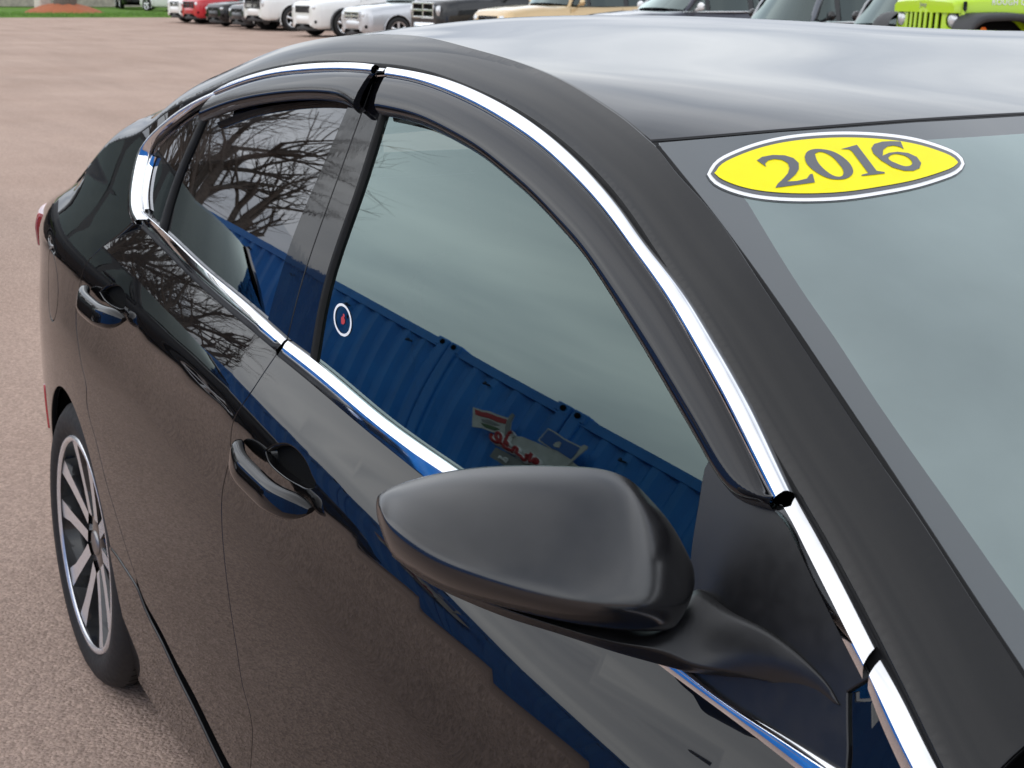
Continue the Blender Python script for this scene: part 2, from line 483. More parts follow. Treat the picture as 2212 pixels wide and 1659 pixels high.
M = {}
M['black_paint'] = paint('black paint', (.0035, .0035, .004), dust=.005)
M['satin'] = pbr('satin black plastic', (.009, .009, .010), rough=.19, spec=.75, ior=1.5, noise=.15, nscale=60, bump=.05, bscale=900, bdist=.0003)
M['satin_trim'] = pbr('grained black plastic', (.010, .010, .011), rough=.38, spec=.5, noise=.15, nscale=60, bump=.06, bscale=1200, bdist=.0003)
M['rubber'] = pbr('black rubber', (.007, .007, .007), rough=.6, spec=.2, noise=.2, nscale=40)
M['gloss_black'] = pbr('gloss black trim', (.008, .008, .009), rough=.06, spec=.5)
M['pillar'] = pbr('piano black pillar', (.004, .004, .005), rough=.03, spec=.28, bump=.04, bscale=60, bdist=.001)
M['visor'] = pbr('smoked acrylic', (.008, .008, .010), rough=.05, spec=.4)
M['visor_lip'] = pbr('smoked acrylic edge', (.05, .05, .052), rough=.25)
M['chrome'] = pbr('chrome', (.82, .83, .85), rough=.035, metal=1., noise=.1, nscale=25)
M['void'] = pbr('unlit cavity black', (.004, .004, .004), rough=.9, spec=.1)
M['side_glass'] = glass('tinted side glass', (.16, .2, .2), (.8, 1.0, .98), wav=.03)
M['privacy_glass'] = glass('dark privacy glass', (.03, .032, .035), (.86, .87, .9), wav=.03)
M['windshield'] = glass('windshield glass', (.45, .52, .5), (.86, 1.0, 1.0), sky_haze=.30)
M['frit'] = pbr('black frit and sticker shadow ring', (.095, .103, .106), rough=.015, spec=.6)
M['tyre'] = pbr('tyre rubber', (.013, .013, .0135), rough=.72, noise=.25, nscale=60, bump=.15, bscale=300, bdist=.0008)
M['alloy'] = pbr('machined alloy', (.78, .78, .79), rough=.25, metal=.65, noise=.08, nscale=120)
M['alloy_black'] = pbr('black alloy pocket', (.012, .012, .013), rough=.18, coat=.6)
M['disc'] = pbr('brake steel', (.32, .31, .3), rough=.42, metal=1., noise=.3, nscale=30)
M['red_lens'] = pbr('red lamp lens', (.5, .01, .02), rough=.06, coat=1.)
M['seat'] = pbr('dark seat cloth', (.03, .03, .032), rough=.85, noise=.2, nscale=80)
M['cabin'] = pbr('dark cabin plastic', (.02, .02, .021), rough=.6, noise=.15, nscale=40)
M['sticker_yellow'] = pbr('yellow vinyl', (.92, .80, .0), rough=.35, spec=.15, noise=.03)
M['sticker_white'] = pbr('white vinyl', (.88, .88, .88), rough=.28, noise=.03)
M['sticker_black'] = pbr('black vinyl', (.085, .086, .092), rough=.05, spec=.6)
M['red_vinyl'] = pbr('red vinyl', (.5, .02, .02), rough=.3)
# ================================================================== ground
def asphalt():
    m, t, out = mat('pink quartzite asphalt')
    tc = N(t, 'ShaderNodeTexCoord'); v = tc.outputs['Object']
    big = N(t, 'ShaderNodeTexNoise', {'Vector': v, 'Scale': .35, 'Detail': 6., 'Roughness': .6})
    st = N(t, 'ShaderNodeMapping', {'Vector': v, 'Rotation': (0, 0, math.radians(-35)), 'Scale': (.25, 1.6, 1)})
    streak = N(t, 'ShaderNodeTexNoise', {'Vector': st.outputs[0], 'Scale': .9, 'Detail': 7., 'Roughness': .62})
    stone = N(t, 'ShaderNodeTexVoronoi', {'Vector': v, 'Scale': 105., 'Randomness': 1.}, feature='F1')
    stone2 = N(t, 'ShaderNodeTexVoronoi', {'Vector': v, 'Scale': 270., 'Randomness': 1.}, feature='F1')
    fine = N(t, 'ShaderNodeTexNoise', {'Vector': v, 'Scale': 85., 'Detail': 5., 'Roughness': .7})
    base = N(t, 'ShaderNodeValToRGB', {'Fac': big.outputs['Fac']})
    e = base.color_ramp.elements
    e[0].position = .3; e[0].color = (.405, .290, .232, 1); e[1].position = .72; e[1].color = (.49, .362, .297, 1)
    dk = N(t, 'ShaderNodeMapRange', {'Value': streak.outputs['Fac'], 'From Min': .34, 'From Max': .56, 'To Min': .91, 'To Max': 1.02})
    b1 = N(t, 'ShaderNodeVectorMath', {0: base.outputs[0], 1: dk.outputs['Result']}, operation='MULTIPLY')
    ind = N(t, 'ShaderNodeHueSaturation', {'Color': stone.outputs['Color'], 'Saturation': .25, 'Value': 1.0})
    sm = N(t, 'ShaderNodeSeparateColor', {0: stone.outputs['Color']})
    sv = N(t, 'ShaderNodeMapRange', {'Value': sm.outputs[0], 'To Min': .80, 'To Max': 1.18})
    sm2 = N(t, 'ShaderNodeSeparateColor', {0: stone2.outputs['Color']})
    sv2 = N(t, 'ShaderNodeMapRange', {'Value': sm2.outputs[1], 'To Min': .84, 'To Max': 1.14})
    b2 = N(t, 'ShaderNodeVectorMath', {0: b1.outputs[0], 1: sv.outputs['Result']}, operation='MULTIPLY')
    b3 = N(t, 'ShaderNodeVectorMath', {0: b2.outputs[0], 1: sv2.outputs['Result']}, operation='MULTIPLY')
    dpt = N(t, 'ShaderNodeMapRange', {'Value': stone.outputs['Distance'], 'From Min': .0, 'From Max': .75, 'To Min': 1.0, 'To Max': .3})
    hh = N(t, 'ShaderNodeMath', {0: dpt.outputs['Result'], 1: fine.outputs['Fac']}, operation='ADD')
    bp = N(t, 'ShaderNodeBump', {'Height': hh.outputs[0], 'Strength': .75, 'Distance': .006})
    p = N(t, 'ShaderNodeBsdfPrincipled', {'Base Color': b3.outputs[0], 'Roughness': .86, 'Specular IOR Level': .08, 'Normal': bp.outputs[0]})
    t.links.new(p.outputs[0], out.inputs[0])
    return m
M['asphalt'] = asphalt()

def flat(name, pts, z, m, kind='structure', sub=0):
    mb = MB(); mb.add([(x, y, z) for x, y in pts], [tuple(range(len(pts)))], smooth=False)
    return tag(mb.build(name, m), kind=kind)

ground = flat('ground', [(-700, -700), (700, -700), (700, 700), (-700, 700)], 0.0, M['asphalt'])
# ================================================================== the black sedan
# x forward, y to the car's left, z up; rear axle at x = 0.  Side surfaces are half-widths W(x, z).
def Wc(x):
    x = np.asarray(x, float)
    return .932 - .0055 * (x - 1.5) ** 2 - .066 * np.maximum(0, .4 - x) ** 2.8 - .10 * np.maximum(0, x - 2.6) ** 2.2
CREASE = [(88, 520), (130, 556), (176, 595), (277, 695), (347, 767), (430, 845), (505, 917), (525, 938), (746, 1152), (912, 1322), (1120, 1527), (1250, 1655)]
_q = np.array([h for h in (hit(u, v, lambda p: p[:, 1] + Wc(p[:, 0])) for u, v in CREASE) if h is not None])
_cf = np.polyfit(np.r_[_q[:, 0], -1.1, 3.0], np.r_[_q[:, 2], .93, .80], 4)
def zc(x): return np.polyval(_cf, np.clip(x, -1.2, 3.4))
# elevation of the outward normal against height above the crease
_tt = [-.9, -.55, -.40, -.26, -.19, -.13, -.08, -.04, -.002, .001, .022, .045, .07, .09, .15, .3]
_ee = [-12, -6, -1, 1, 3, 6.5, 4, 1, -1, 6, 14.5, 23, 29, 32, 36, 45.]
_ts = np.linspace(-.9, .3, 2401)
_es = np.convolve(np.pad(np.interp(_ts, _tt, _ee), 4, mode='edge'), np.ones(9) / 9, 'valid')
_gs = np.cumsum(-np.tan(np.radians(_es))) * (_ts[1] - _ts[0]); _gs -= np.interp(0, _ts, _gs)
def cinterp(x, xp, fp):
    """linear table look-up on a fine table (tables here are dense, so this is smooth)"""
    return np.interp(x, xp, fp)
def Wlow0(x, z): return Wc(x) + cinterp(z - zc(x), _ts, _gs) - 2.5 * np.maximum(0, z - zc(x) - .19) - .27 * np.clip(np.asarray(x, float) - 1.15, 0, .95) * np.clip(z - zc(x), 0, .075)
def Zdeck(x):
    x = np.asarray(x, float)
    return 1.150 + .20 * (x + .36) - .12 * np.maximum(0, -.8 - x) ** 1.5 + 6 * np.maximum(0, x + .22) ** 2
def Wlow(x, z):
    k = np.clip((z - (Zdeck(x) - .075)) / .075, 0, 1)
    return Wlow0(x, z) - .15 * k ** 3
# greenhouse
_zz = np.linspace(.7, 1.7, 1001); _aa = np.interp(_zz, [.7, .95, 1.05, 1.45, 1.7], [13.5, 17.5, 19.5, 29.5, 33.5])
_H = np.cumsum(np.tan(np.radians(_aa))) * .001; _H -= np.interp(1.05, _zz, _H)
def Wg(x, z):
    x = np.asarray(x, float)
    return .862 - .034 * (x - 1.2) - .005 * (x - 1.2) ** 2 - .08 * np.maximum(0, .7 - x) ** 2 - np.interp(z, _zz, _H) - .06 * (x - 2.22) * (z - 1.05)
D_PX = tl(4, [(250, 600), (400, 475), (550, 400), (720, 325), (900, 250), (1100, 195), (1300, 165), (1500, 160), (1700, 172)]) + \
    tl(1, [(300, 190), (600, 265), (800, 345), (1000, 440), (1200, 565), (1400, 720), (1600, 910), (1750, 1090), (1900, 1310), (2060, 1560)]) + \
    tl(2, [(800, 350), (1000, 690), (1200, 1060), (1400, 1420), (1550, 1659)]) + tl(3, [(1000, 280), (1150, 560), (1290, 830), (1450, 1150), (1600, 1450), (1690, 1659)])
_D = np.array([hit(u, v, on(lambda x, z: Wg(x, z) + .008)) for u, v in D_PX])
_Dk = _D[_D[:, 0] > .15]
_tail = [(-1.2, .90), (-.7, 1.02), (-.45, 1.085), (-.25, 1.145), (-.1, 1.20), (.03, 1.252)]
_dd = spline(np.array(_tail + [(p[0], p[2]) for p in _Dk[np.argsort(_Dk[:, 0])]] + [(2.75, .93), (2.95, .82)]), n=500)
_dd = _dd[np.argsort(_dd[:, 0])]
_dx = np.arange(-1.4, 3.0, .004); _dz = np.interp(_dx, _dd[:, 0], _dd[:, 1])
_k = np.hanning(31); _k /= _k.sum(); _dz = np.convolve(np.pad(_dz, 15, mode='edge'), _k, 'valid'); _dz = np.convolve(np.pad(_dz, 15, mode='edge'), _k, 'valid')
def zD(x): return np.interp(x, _dx, _dz)
_ss = np.linspace(0, .3, 1201); _ra = np.interp(_ss, [0, .012, .03, .045, .3], [32, 45, 58, 66, 74])
_K = np.cumsum(np.tan(np.radians(_ra))) * (_ss[1] - _ss[0])
def Wup(x, z):
    d = zD(x); s = z - d
    return Wg(x, np.minimum(z, d)) - np.where(s > 0, np.interp(s, _ss, _K), 0) + .008 - 1.2 * np.maximum(0, zc(x) + .085 - z)
def smax(a, b, k=.022):
    h = np.clip(.5 + .5 * (a - b) / k, 0, 1)
    return b + (a - b) * h + k * h * (1 - h)
def Wbody(x, z):
    a, b = Wlow(x, z), Wup(x, z)
    q = np.clip((np.asarray(x, float) - .45) / .3, 0, 1)
    return smax(a - q * .3 * np.clip((z - zc(x) - .10) / .05, 0, 1), b)
def S_of(W, off=0.0): return lambda x, z: np.stack([x + 0 * z, -(W(x, z) + off), z + 0 * x], -1)
def xz(P): return [(p[0], p[2]) for p in P]
SIDE = (0.0, -1.0, .25)

car = thing('black_sedan', 'glossy black four-door sedan wearing an oval yellow year sticker on its windshield', 'car', (0, 0, 0))

# ---- traced seams
BL_R_PX = tl(5, [(852, 493), (1000, 640), (1240, 880), (1500, 1110), (1785, 1352)])
BL_R = trace(BL_R_PX, on(Wlow))           # belt moulding, lower edge, rear door
BL_F_PX = tl(5, [(1797, 1384), (2000, 1550)]) + [(775, 916), (914.7, 1029.5)] + tl(3, [(0, 1105), (250, 1290), (470, 1455), (720, 1650)]) + [(1800, 1722), (1960, 1846)]
BL_F = trace(BL_F_PX, on(Wlow), step=8)
def mid_px(a, b, f): return resample(spline(a, n=200), 60) * (1 - f) + resample(spline(b, n=200), 60) * f
_zb = np.concatenate([BL_R, BL_F]); _zb = _zb[np.argsort(_zb[:, 0])]
def z_bl(x): return np.interp(x, _zb[:, 0], _zb[:, 2])
def Wbelt(x, z): return Wlow(x, z_bl(x)) - .33 * (z - z_bl(x))
BU_R_PX = tl(5, [(915, 447), (932, 462), (1060, 575), (1300, 800), (1500, 965), (1700, 1135), (1858, 1275)])
BU_F_PX = tl(5, [(1868, 1284), (2049, 1418)]) + [(813, 889), (928, 973), (989, 1015)] + tl(3, [(50, 1040), (270, 1210), (640, 1440), (980, 1650)]) + [(1900, 1716), (2000, 1782)]
BM_R = np.array([hit(u, v, on(Wbelt, .001)) for u, v in mid_px(BL_R_PX, BU_R_PX, .52)]); BM_F = np.array([hit(u, v, on(Wbelt, .001)) for u, v in mid_px(BL_F_PX, BU_F_PX, .52)])
def Wbu(x, z): return np.maximum(Wbelt(x, z) - .0105, Wg(x, z) + .008)
BU_R = trace(BU_R_PX, on(Wbu)); BU_F = trace(BU_F_PX, on(Wbu), step=8)
BG_R = trace(BU_R_PX, on(Wg)); BG_F = trace(BU_F_PX, on(Wg, .004), step=8)
GAP_F = trace(tl(5, [(1788, 1380), (1700, 1508), (1600, 1659)]) + tl('w', [(760, 370), (745, 500), (720, 620), (715, 740), (730, 930), (760, 1150)]) +
              tl('d', [(150, 750), (185, 960), (225, 1110), (242, 1220), (240, 1330), (230, 1460)]), on(Wlow), step=8)
GAP_R = trace(tl(5, [(857, 520), (760, 605), (680, 665), (600, 740), (560, 785), (535, 840), (515, 930), (500, 1010), (493, 1100), (495, 1200), (510, 1330), (530, 1450), (560, 1600)]) +
              tl('w', [(215, 290), (245, 430), (285, 590), (330, 740), (370, 870), (400, 955)]), on(Wbody), step=8)
SILL = trace(tl('w', [(400, 960), (440, 1060), (480, 1130), (540, 1250), (600, 1360), (670, 1500), (740, 1640)]), on(Wlow), step=8)
ROCK = trace(tl('w', [(352, 1190), (360, 1215), (440, 1380), (540, 1520), (640, 1659)]), on(Wlow), step=8)
GAP_A = trace(tl(3, [(1215, 1130), (1190, 1230), (1150, 1400), (1120, 1540), (1085, 1659)]) + [(1815, 1760), (1790, 1860)], on(Wlow0), step=8)

def xs_at(P, z):  # x of a mostly vertical seam at height z
    o = np.argsort(P[:, 2]); return np.interp(z, P[o, 2], P[o, 0])
sill_f = np.polyfit(SILL[:, 0], SILL[:, 2], 1)
def z_sill(x): return np.where(x < SILL[-1, 0], np.interp(x, SILL[:, 0], SILL[:, 2]), SILL[-1, 2] - .02 * (x - SILL[-1, 0]))
rock_f = ROCK[-1, 2]
def z_rock(x): return np.where(x < ROCK[-1, 0], np.interp(x, ROCK[:, 0], ROCK[:, 2]), ROCK[-1, 2] + 0 * x)
g_b = GAP_F[-1]
# ---- E: edge between the body side (rail, windshield pillar) and the roof / windshield
E_PX = tl(1, [(480, 15), (700, 70), (900, 125), (1100, 190), (1250, 250), (1400, 325), (1600, 450), (1750, 555), (1890, 675), (1930, 710), (2050, 860), (2212, 1040)]) + \
    tl(2, [(1200, 170), (1400, 470), (1600, 770), (1800, 1070), (2000, 1370), (2190, 1640)]) + tl(3, [(1700, 310), (1900, 620), (2100, 910), (2212, 1080)]) + [(2300, 1600), (2400, 1755)]
_E = np.array([h for h in (hit(u, v, on(Wup)) for u, v in E_PX) if h is not None])
_s0 = _E[0, 2] - zD(_E[0, 0])
_Er = np.array([(x, 0, zD(x) + _s0) for x in np.linspace(-.26, 1.05, 40)])
_Er[:, 1] = -Wup(_Er[:, 0], _Er[:, 2])
Ecur = np.concatenate([_Er, _E]); Ecur = spline(Ecur, n=260)
def mir(mb, name, m, parent, also=True, **k):
    o = mb.build(name, m, parent, **k)
    if also: mb.mirror_y().build(name, m, parent, **k)
    return o

# ---- side of the body: quarter panel, roof rail and windshield pillar in one stamping
DLO_REAR = trace(tl(4, [(160, 1185), (143, 1100), (150, 1000), (172, 880), (200, 780), (235, 710), (330, 600), (450, 500)]), on(Wbody), step=6)
DLO_TOP = np.array([(x, 0, zD(x)) for x in np.linspace(DLO_REAR[-1, 0] + .03, 2.64, 160)])
def arc(cx, cz, r, a0, a1, n): return [(cx + r * math.cos(math.radians(a)), cz + r * math.sin(math.radians(a))) for a in np.linspace(a0, a1, n)]
ARCH = .372
arch_r = arc(0, .336, ARCH, -12, 192, 60)
gr = [(x - .0035, z) for x, z in xz(GAP_R[::-1]) if z > .44]
ec = [(p[0], p[2]) for p in Ecur[::-1]]
deck = [(x, float(Zdeck(x)) - .004) for x in np.linspace(-.30, -1.02, 30)]
arch_start = [(x, z) for x, z in arch_r if z < .62 or x < .2]
quarter = gr + [(p[0], p[2]) for p in DLO_REAR] + [(p[0], p[2]) for p in DLO_TOP] + [(2.64, 1.06)] + ec + deck + [(-1.06, .86), (-1.07, .6), (-1.03, .34), (-.42, .24)] + arch_r[::-1] + [(.40, .27), (.52, .36)]
# fuel door ring
FUEL = (-.17, .915, .085)
mb = MB()
def poly_clean(p): return dedupe(p, .003)
panel(mb, S_of(Wbody), quarter, SIDE, h=.016, bstep=.006, nin=.004, fine=(lambda x, z: (z > zD(x) - .01) & (x > -.35), .010, .004), holes=[arc(FUEL[0], FUEL[1], FUEL[2], 0, 350, 36)], edge=.002)
body_side = mir(mb, 'body_side', M['black_paint'], car)
mb = MB(); panel(mb, S_of(Wbody), arc(FUEL[0], FUEL[1], FUEL[2] - .0065, 0, 350, 36), SIDE, h=.012, edge=.002)
mb.build('fuel_door', M['black_paint'], car)
# dark structure behind the seams
mb = MB()
inner = [(x, float(z_rock(x)) + .02) for x in np.linspace(.42, 2.5, 30)] + [(2.72, .3), (2.72, .88)] + [(p[0], p[2] - .012) for p in BL_F[::-1]] + [(p[0], p[2] - .012) for p in BL_R[::-1]] + [(.2, 1.05), (-.3, 1.0), (-.3, .78)] + arc(0, .336, .40, 120, -5, 30)
panel(mb, S_of(lambda x, z: np.minimum(Wlow0(x, z), 2), -.014), inner, SIDE, h=.05, depth=0)
mir(mb, 'door_jamb', M['void'], car)

# ---- doors
g2 = .0022
gf = GAP_F[GAP_F[:, 2] > z_sill(1.25) + .004]
door_r = [(p[0], p[2]) for p in BL_R] + [(p[0] - g2, p[2]) for p in gf] + [(x, float(z_sill(x))) for x in np.linspace(gf[-1, 0] - g2, SILL[0, 0] + .02, 24)] + [(p[0] + .0035, p[2]) for p in GAP_R[::-1] if p[2] > SILL[0, 2] + .01]
front_edge = [(2.507, .957)] + [(p[0] - g2, p[2]) for p in GAP_A if p[2] < .952] + [(2.60, .80), (2.615, .65), (2.59, .45), (2.55, .30)]
door_f = [(p[0], p[2]) for p in BL_F if p[0] < 2.50] + front_edge + [(x, float(z_sill(x))) for x in np.linspace(2.52, gf[-1, 0] + g2, 40)] + [(p[0] + g2, p[2]) for p in gf[::-1]]
# handle pockets (outline on the door skin)
POCK_F = trace(tl('h', [(600, 690), (660, 640), (760, 604), (860, 604), (960, 660), (1060, 775), (1120, 890), (1165, 1000), (1200, 1100), (1120, 1150), (1000, 1110), (900, 1060), (760, 960), (640, 830), (600, 690)]), on(Wlow), step=5)
POCK_R = trace(tl(5, [(640, 965), (690, 925), (740, 915), (790, 940), (812, 990), (815, 1050), (800, 1080), (740, 1070), (680, 1030), (640, 965)]), on(Wlow), step=4)
mb = MB(); panel(mb, S_of(Wlow), door_r, SIDE, h=.016, holes=[xz(POCK_R)], edge=.002)
rear_door = mb.build('rear_door', M['black_paint'], car); mb.mirror_y().build('rear_door', M['black_paint'], car)
mb = MB(); panel(mb, S_of(Wlow), door_f, SIDE, h=.016, holes=[xz(POCK_F)], edge=.002)
front_door = mb.build('front_door', M['black_paint'], car); mb.mirror_y().build('front_door', M['black_paint'], car)
# pocket bowls
for pk, par in ((POCK_F, front_door), (POCK_R, rear_door)):
    mb = MB(); P = resample(np.r_[pk, pk[:1]], 40)[:-1]; c = P.mean(0)
    rows = []
    for k, (f, d) in enumerate([(1.0, 0), (.99, .008), (.93, .022), (.78, .034), (.5, .040), (.05, .042)]):
        rows.append(c + (P - c) * f + np.array([0, d, 0]))
    mb.grid(np.stack(rows), closed_v=True)
    o = mb.build('handle_pocket', M['gloss_black'], par)

# ---- rocker
xr = np.linspace(.35, 2.50, 60)
rock = [(x, float(z_sill(x)) - .008 - .044 * min(1, max(0, (x - .42) / .55))) for x in xr] + [(x, float(z_rock(x))) for x in xr[::-1]]
rock = [p for p in rock if not (p[0] < .60 and p[1] > z_sill(.60) - .012 and False)]
mb = MB(); panel(mb, S_of(Wlow, .003), rock, SIDE, h=.02, edge=.004, depth=.05)
mir(mb, 'rocker_panel', M['black_paint'], car)

# ---- roof
ye = np.interp; _exs = Ecur[:, 0]
_o = np.argsort(_exs)
def e_y(x): return np.interp(x, _exs[_o], -Ecur[_o, 1])
def e_z(x): return np.interp(x, _exs[_o], Ecur[_o, 2])
_zcn = spline(np.array([(-.62, 1.155), (-.45, 1.235), (-.25, 1.325), (0, 1.42), (.3, 1.497), (.6, 1.532), (.9, 1.540), (1.2, 1.522), (1.5, 1.488), (1.9, 1.444), (2.2, 1.40)]), n=300)
def z_cen(x): return np.interp(x, _zcn[:, 0], _zcn[:, 1])
def Zroof(x, y):
    u = np.clip(np.abs(y) / e_y(x), 0, 1.2)
    return e_z(x) + (z_cen(x) - e_z(x)) * (1 - u ** 2.2)
S_roof = lambda x, y: np.stack([x + 0 * y, y + 0 * x, Zroof(x, y)], -1)
roof_fn = lambda p: Zroof(p[:, 0], p[:, 1]) - p[:, 2]
c0 = _E[np.argmin(abs(_E[:, 0] - hit(1402, 305, on(Wup))[0]))]
XH = float(hit(1402, 305, on(Wup))[0])
hd = [hit(u, v, roof_fn) for u, v in ((1500, 296), (1700, 279), (1900, 264), (2100, 250), (2205, 243))]
_hd = np.array([h for h in hd if h is not None]); _f = 1 - (_hd[:, 1] / float(e_y(XH))) ** 2
BOW = float(np.sum(_f * (_hd[:, 0] - XH)) / np.sum(_f * _f))
def x_head(y): return XH + BOW * (1 - (np.asarray(y) / e_y(XH)) ** 2)
UPV = (.2, 0, 1)
def band_xy(x0, x1, inset, n=40):
    xs = np.linspace(x0, x1, n)
    return [(x, -(float(e_y(x)) - inset)) for x in xs]
rb = .30                                    # roof / rear window joint on the centre line
side = band_xy(rb - .12, XH - .004, .0045)
hdr = [(float(x_head(y)) - .004, y) for y in np.linspace(-float(e_y(XH)) + .006, float(e_y(XH)) - .006, 40)]
rear_top = [(rb - .12 + .12 * (1 - (y / .5) ** 2), y) for y in np.linspace(.5, -.5, 24)]
roof_poly = side + hdr + [(x, -y) for x, y in side[::-1]] + rear_top
mb = MB(); panel(mb, S_roof, roof_poly, UPV, h=.025, edge=.003, depth=.01)
roof = mb.build('roof', M['black_paint'], car)
side = band_xy(-.26, rb - .128, .005)
rt = [(rb - .128 + .12 * (1 - (y / .5) ** 2), y) for y in np.linspace(-.5, .5, 24)]
bot = [(-.26 - .26 * (1 - (y / .66) ** 2), y) for y in np.linspace(.6, -.6, 20)]
mb = MB(); panel(mb, S_roof, side + rt + [(x, -y) for x, y in side[::-1]] + bot, UPV, h=.03, edge=.002, depth=.008)
rear_window = mb.build('rear_window', M['privacy_glass'], car)
# roof drip seal under the joints
# ---- boot lid
def Zboot(x, y):
    zd = Zdeck(np.minimum(x, -.22)) - .006
    yy = np.clip(np.abs(y) / .75, 0, 1)
    return zd + .035 * (1 - yy ** 2.5)
yq = lambda x: float(Wbody(np.array([x]), np.array([float(Zdeck(x)) - .004]))[0])
xs = np.linspace(-.30, -1.02, 24)
boot = [(x, -(yq(x) - .004)) for x in xs] + [(-1.06, -.45), (-1.08, 0), (-1.06, .45)] + [(x, yq(x) - .004) for x in xs[::-1]] + [(-.52, .3), (-.56, 0), (-.52, -.3)]
mb = MB(); panel(mb, lambda x, y: np.stack([x, y, Zboot(x, y)], -1), boot, (0, 0, 1), h=.035, edge=.003)
mb.build('boot_lid', M['black_paint'], car)
# ---- rear fascia and bumper: a wrap from one side to the other
prof = [(.30, -1.02, .72), (.36, -1.10, .76), (.50, -1.16, .78), (.66, -1.17, .77), (.76, -1.15, .75), (.84, -1.12, .73), (.95, -1.09, .70), (1.015, -1.06, .67)]
rows = []
for z, xc, yw in prof:
    yw = float(Wbody(np.array([-1.0]), np.array([z]))[0]) + .001
    rows.append([(xc + (-.985 - xc) * (abs(q) ** 2.6), q * yw, z) for q in np.linspace(-1, 1, 33)])
mb = MB(); mb.grid(rows); mb.build('rear_bumper', M['black_paint'], car, recalc=True)
# ---- windshield
_w = Ecur[Ecur[:, 0] > XH - .25]; _w = _w[np.argsort(_w[:, 2])]
_wt = np.array([[2 * _w[-1, k] - _w[-30, k] for k in range(3)]])
_wz = np.r_[_w[:, 2], _w[-1, 2] + .05]; 
_sx = (_w[-1, 0] - _w[-25, 0]) / (_w[-1, 2] - _w[-25, 2]); _sy = (_w[-1, 1] - _w[-25, 1]) / (_w[-1, 2] - _w[-25, 2])
_zi = float(e_z(XH))
_k1 = (np.interp(_zi - .01, _w[:, 2], _w[:, 0]) - np.interp(_zi - .07, _w[:, 2], _w[:, 0])) / .06
_k2 = -(np.interp(_zi - .01, _w[:, 2], -_w[:, 1]) - np.interp(_zi - .07, _w[:, 2], -_w[:, 1])) / .06
_tz = np.r_[.85, _w[0, 2] - .02, _w[(_w[:, 2] < _zi - .005), 2][::6], _zi + .02, _zi + .06, _zi + .12, _zi + .2]
_tx = np.interp(_tz, _w[:, 2], _w[:, 0]) + np.minimum(0, _tz - _w[0, 2]) * -2.0; _ty = np.interp(_tz, _w[:, 2], -_w[:, 1]) - np.minimum(0, _tz - _w[0, 2]) * .25
_m = _tz > _zi; _tx[_m] = XH + (_tz[_m] - _zi) * _k1; _ty[_m] = float(e_y(XH)) - (_tz[_m] - _zi) * _k2
_wsp = np.polyfit(_tz, np.stack([_tx, _ty], 1), 5)
def we_x(z): return np.polyval(_wsp[:, 0], z)
def we_y(z): return np.polyval(_wsp[:, 1], z)
_zh = float(Zroof(XH + BOW, np.array(0.0))) - .003
_bow = XH + BOW + .010 - we_x(_zh)
def Xws(y, z): return we_x(z) + (_bow + .03 * np.clip((_zi - z) / .35, -.2, 1.2)) * (1 - (y / we_y(z)) ** 2)
S_ws = lambda y, z: np.stack([Xws(y, z), y + 0 * z, z + 0 * y], -1)
ws_fn = lambda p: Xws(p[:, 1], p[:, 2]) - p[:, 0]
top = []
for y in np.linspace(-float(e_y(XH)) + .008, float(e_y(XH)) - .008, 40):   # height where the glass meets the roof joint
    zs = np.linspace(1.36, 1.56, 400); k = np.argmin(abs(Xws(y, zs) - float(x_head(y)) - .010)); top.append((y, zs[k]))
zb_ws = 1.0
sd_ = [(-(float(we_y(z)) - .0055), z) for z in np.linspace(zb_ws, _zi - .008, 40)]
ws_poly = sd_ + top + [(-y, z) for y, z in sd_[::-1]]
# clear middle and black frit border
FR_IN = trace(tl('s', [(600, 560), (720, 760), (830, 940), (960, 1140), (1100, 1340), (1290, 1630)]) + tl(3, [(1760, 0), (1900, 200), (2040, 400), (2212, 640)]) + [(2320, 1480), (2420, 1640)], ws_fn, step=10)
fz = FR_IN[np.argsort(FR_IN[:, 2])]
def fr_y(z): return np.interp(z, fz[:, 2], -fz[:, 1])
FT = [hit(u, v, ws_fn) for u, v in ((2050, 299), (2205, 290))]
dz_top = float(np.interp(FT[0][1], [t[0] for t in top], [t[1] for t in top]) - FT[0][2])
zc_in = [(y * .80, float(np.interp(y, [t[0] for t in top], [t[1] for t in top])) - dz_top - .004) for y, _ in top]
zin0 = zc_in[0][1]
inl = [(-float(fr_y(z)), z) for z in np.linspace(zb_ws + .06, zin0 - .015, 36)]
y_top0 = float(fr_y(zin0 - .015))
tp = [(y, float(np.interp(y, [t[0] for t in top], [t[1] for t in top])) - dz_top) for y in np.linspace(-y_top0 + .02, y_top0 - .02, 36)]
clear = inl + tp + [(-y, z) for y, z in inl[::-1]]
mb = MB(); panel(mb, S_ws, ws_poly, (1, 0, 1), h=.03, holes=[clear], depth=.004, edge=.0015, m=0)
panel(mb, S_ws, clear, (1, 0, 1), h=.03, depth=0, m=1)
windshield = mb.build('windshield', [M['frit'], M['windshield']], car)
# rubber seal round the windshield
seal = MB()
for sgn in (-1, 1):
    A = np.array([S_ws(np.array([sgn * (float(we_y(z)) - .007)]), np.array([z]))[0] + np.array([0, 0, .0005]) for z in np.linspace(zb_ws, _zi - .004, 60)])
    B = np.array([(np.interp(z, _w[:, 2], _w[:, 0]), sgn * np.interp(z, _w[:, 2], -_w[:, 1]) + sgn * .001, z - .003) for z in np.linspace(zb_ws if zb_ws > _w[0, 2] else _w[0, 2], _zi - .004, 60)])
    strip(seal, A, B, [(0, -.001), (.3, .0015), (.7, .001), (1, -.004)], up=(.4, sgn * .5, 1))
A = np.array([(float(x_head(y)) - .006, y, float(Zroof(float(x_head(y)) - .006, np.array(y))) - .004) for y in np.linspace(-.59, .59, 60)])
B = np.array([S_ws(np.array([y]), np.array([z]))[0] - np.array([0, 0, .002]) for y, z in spline(np.array(top), n=60)])
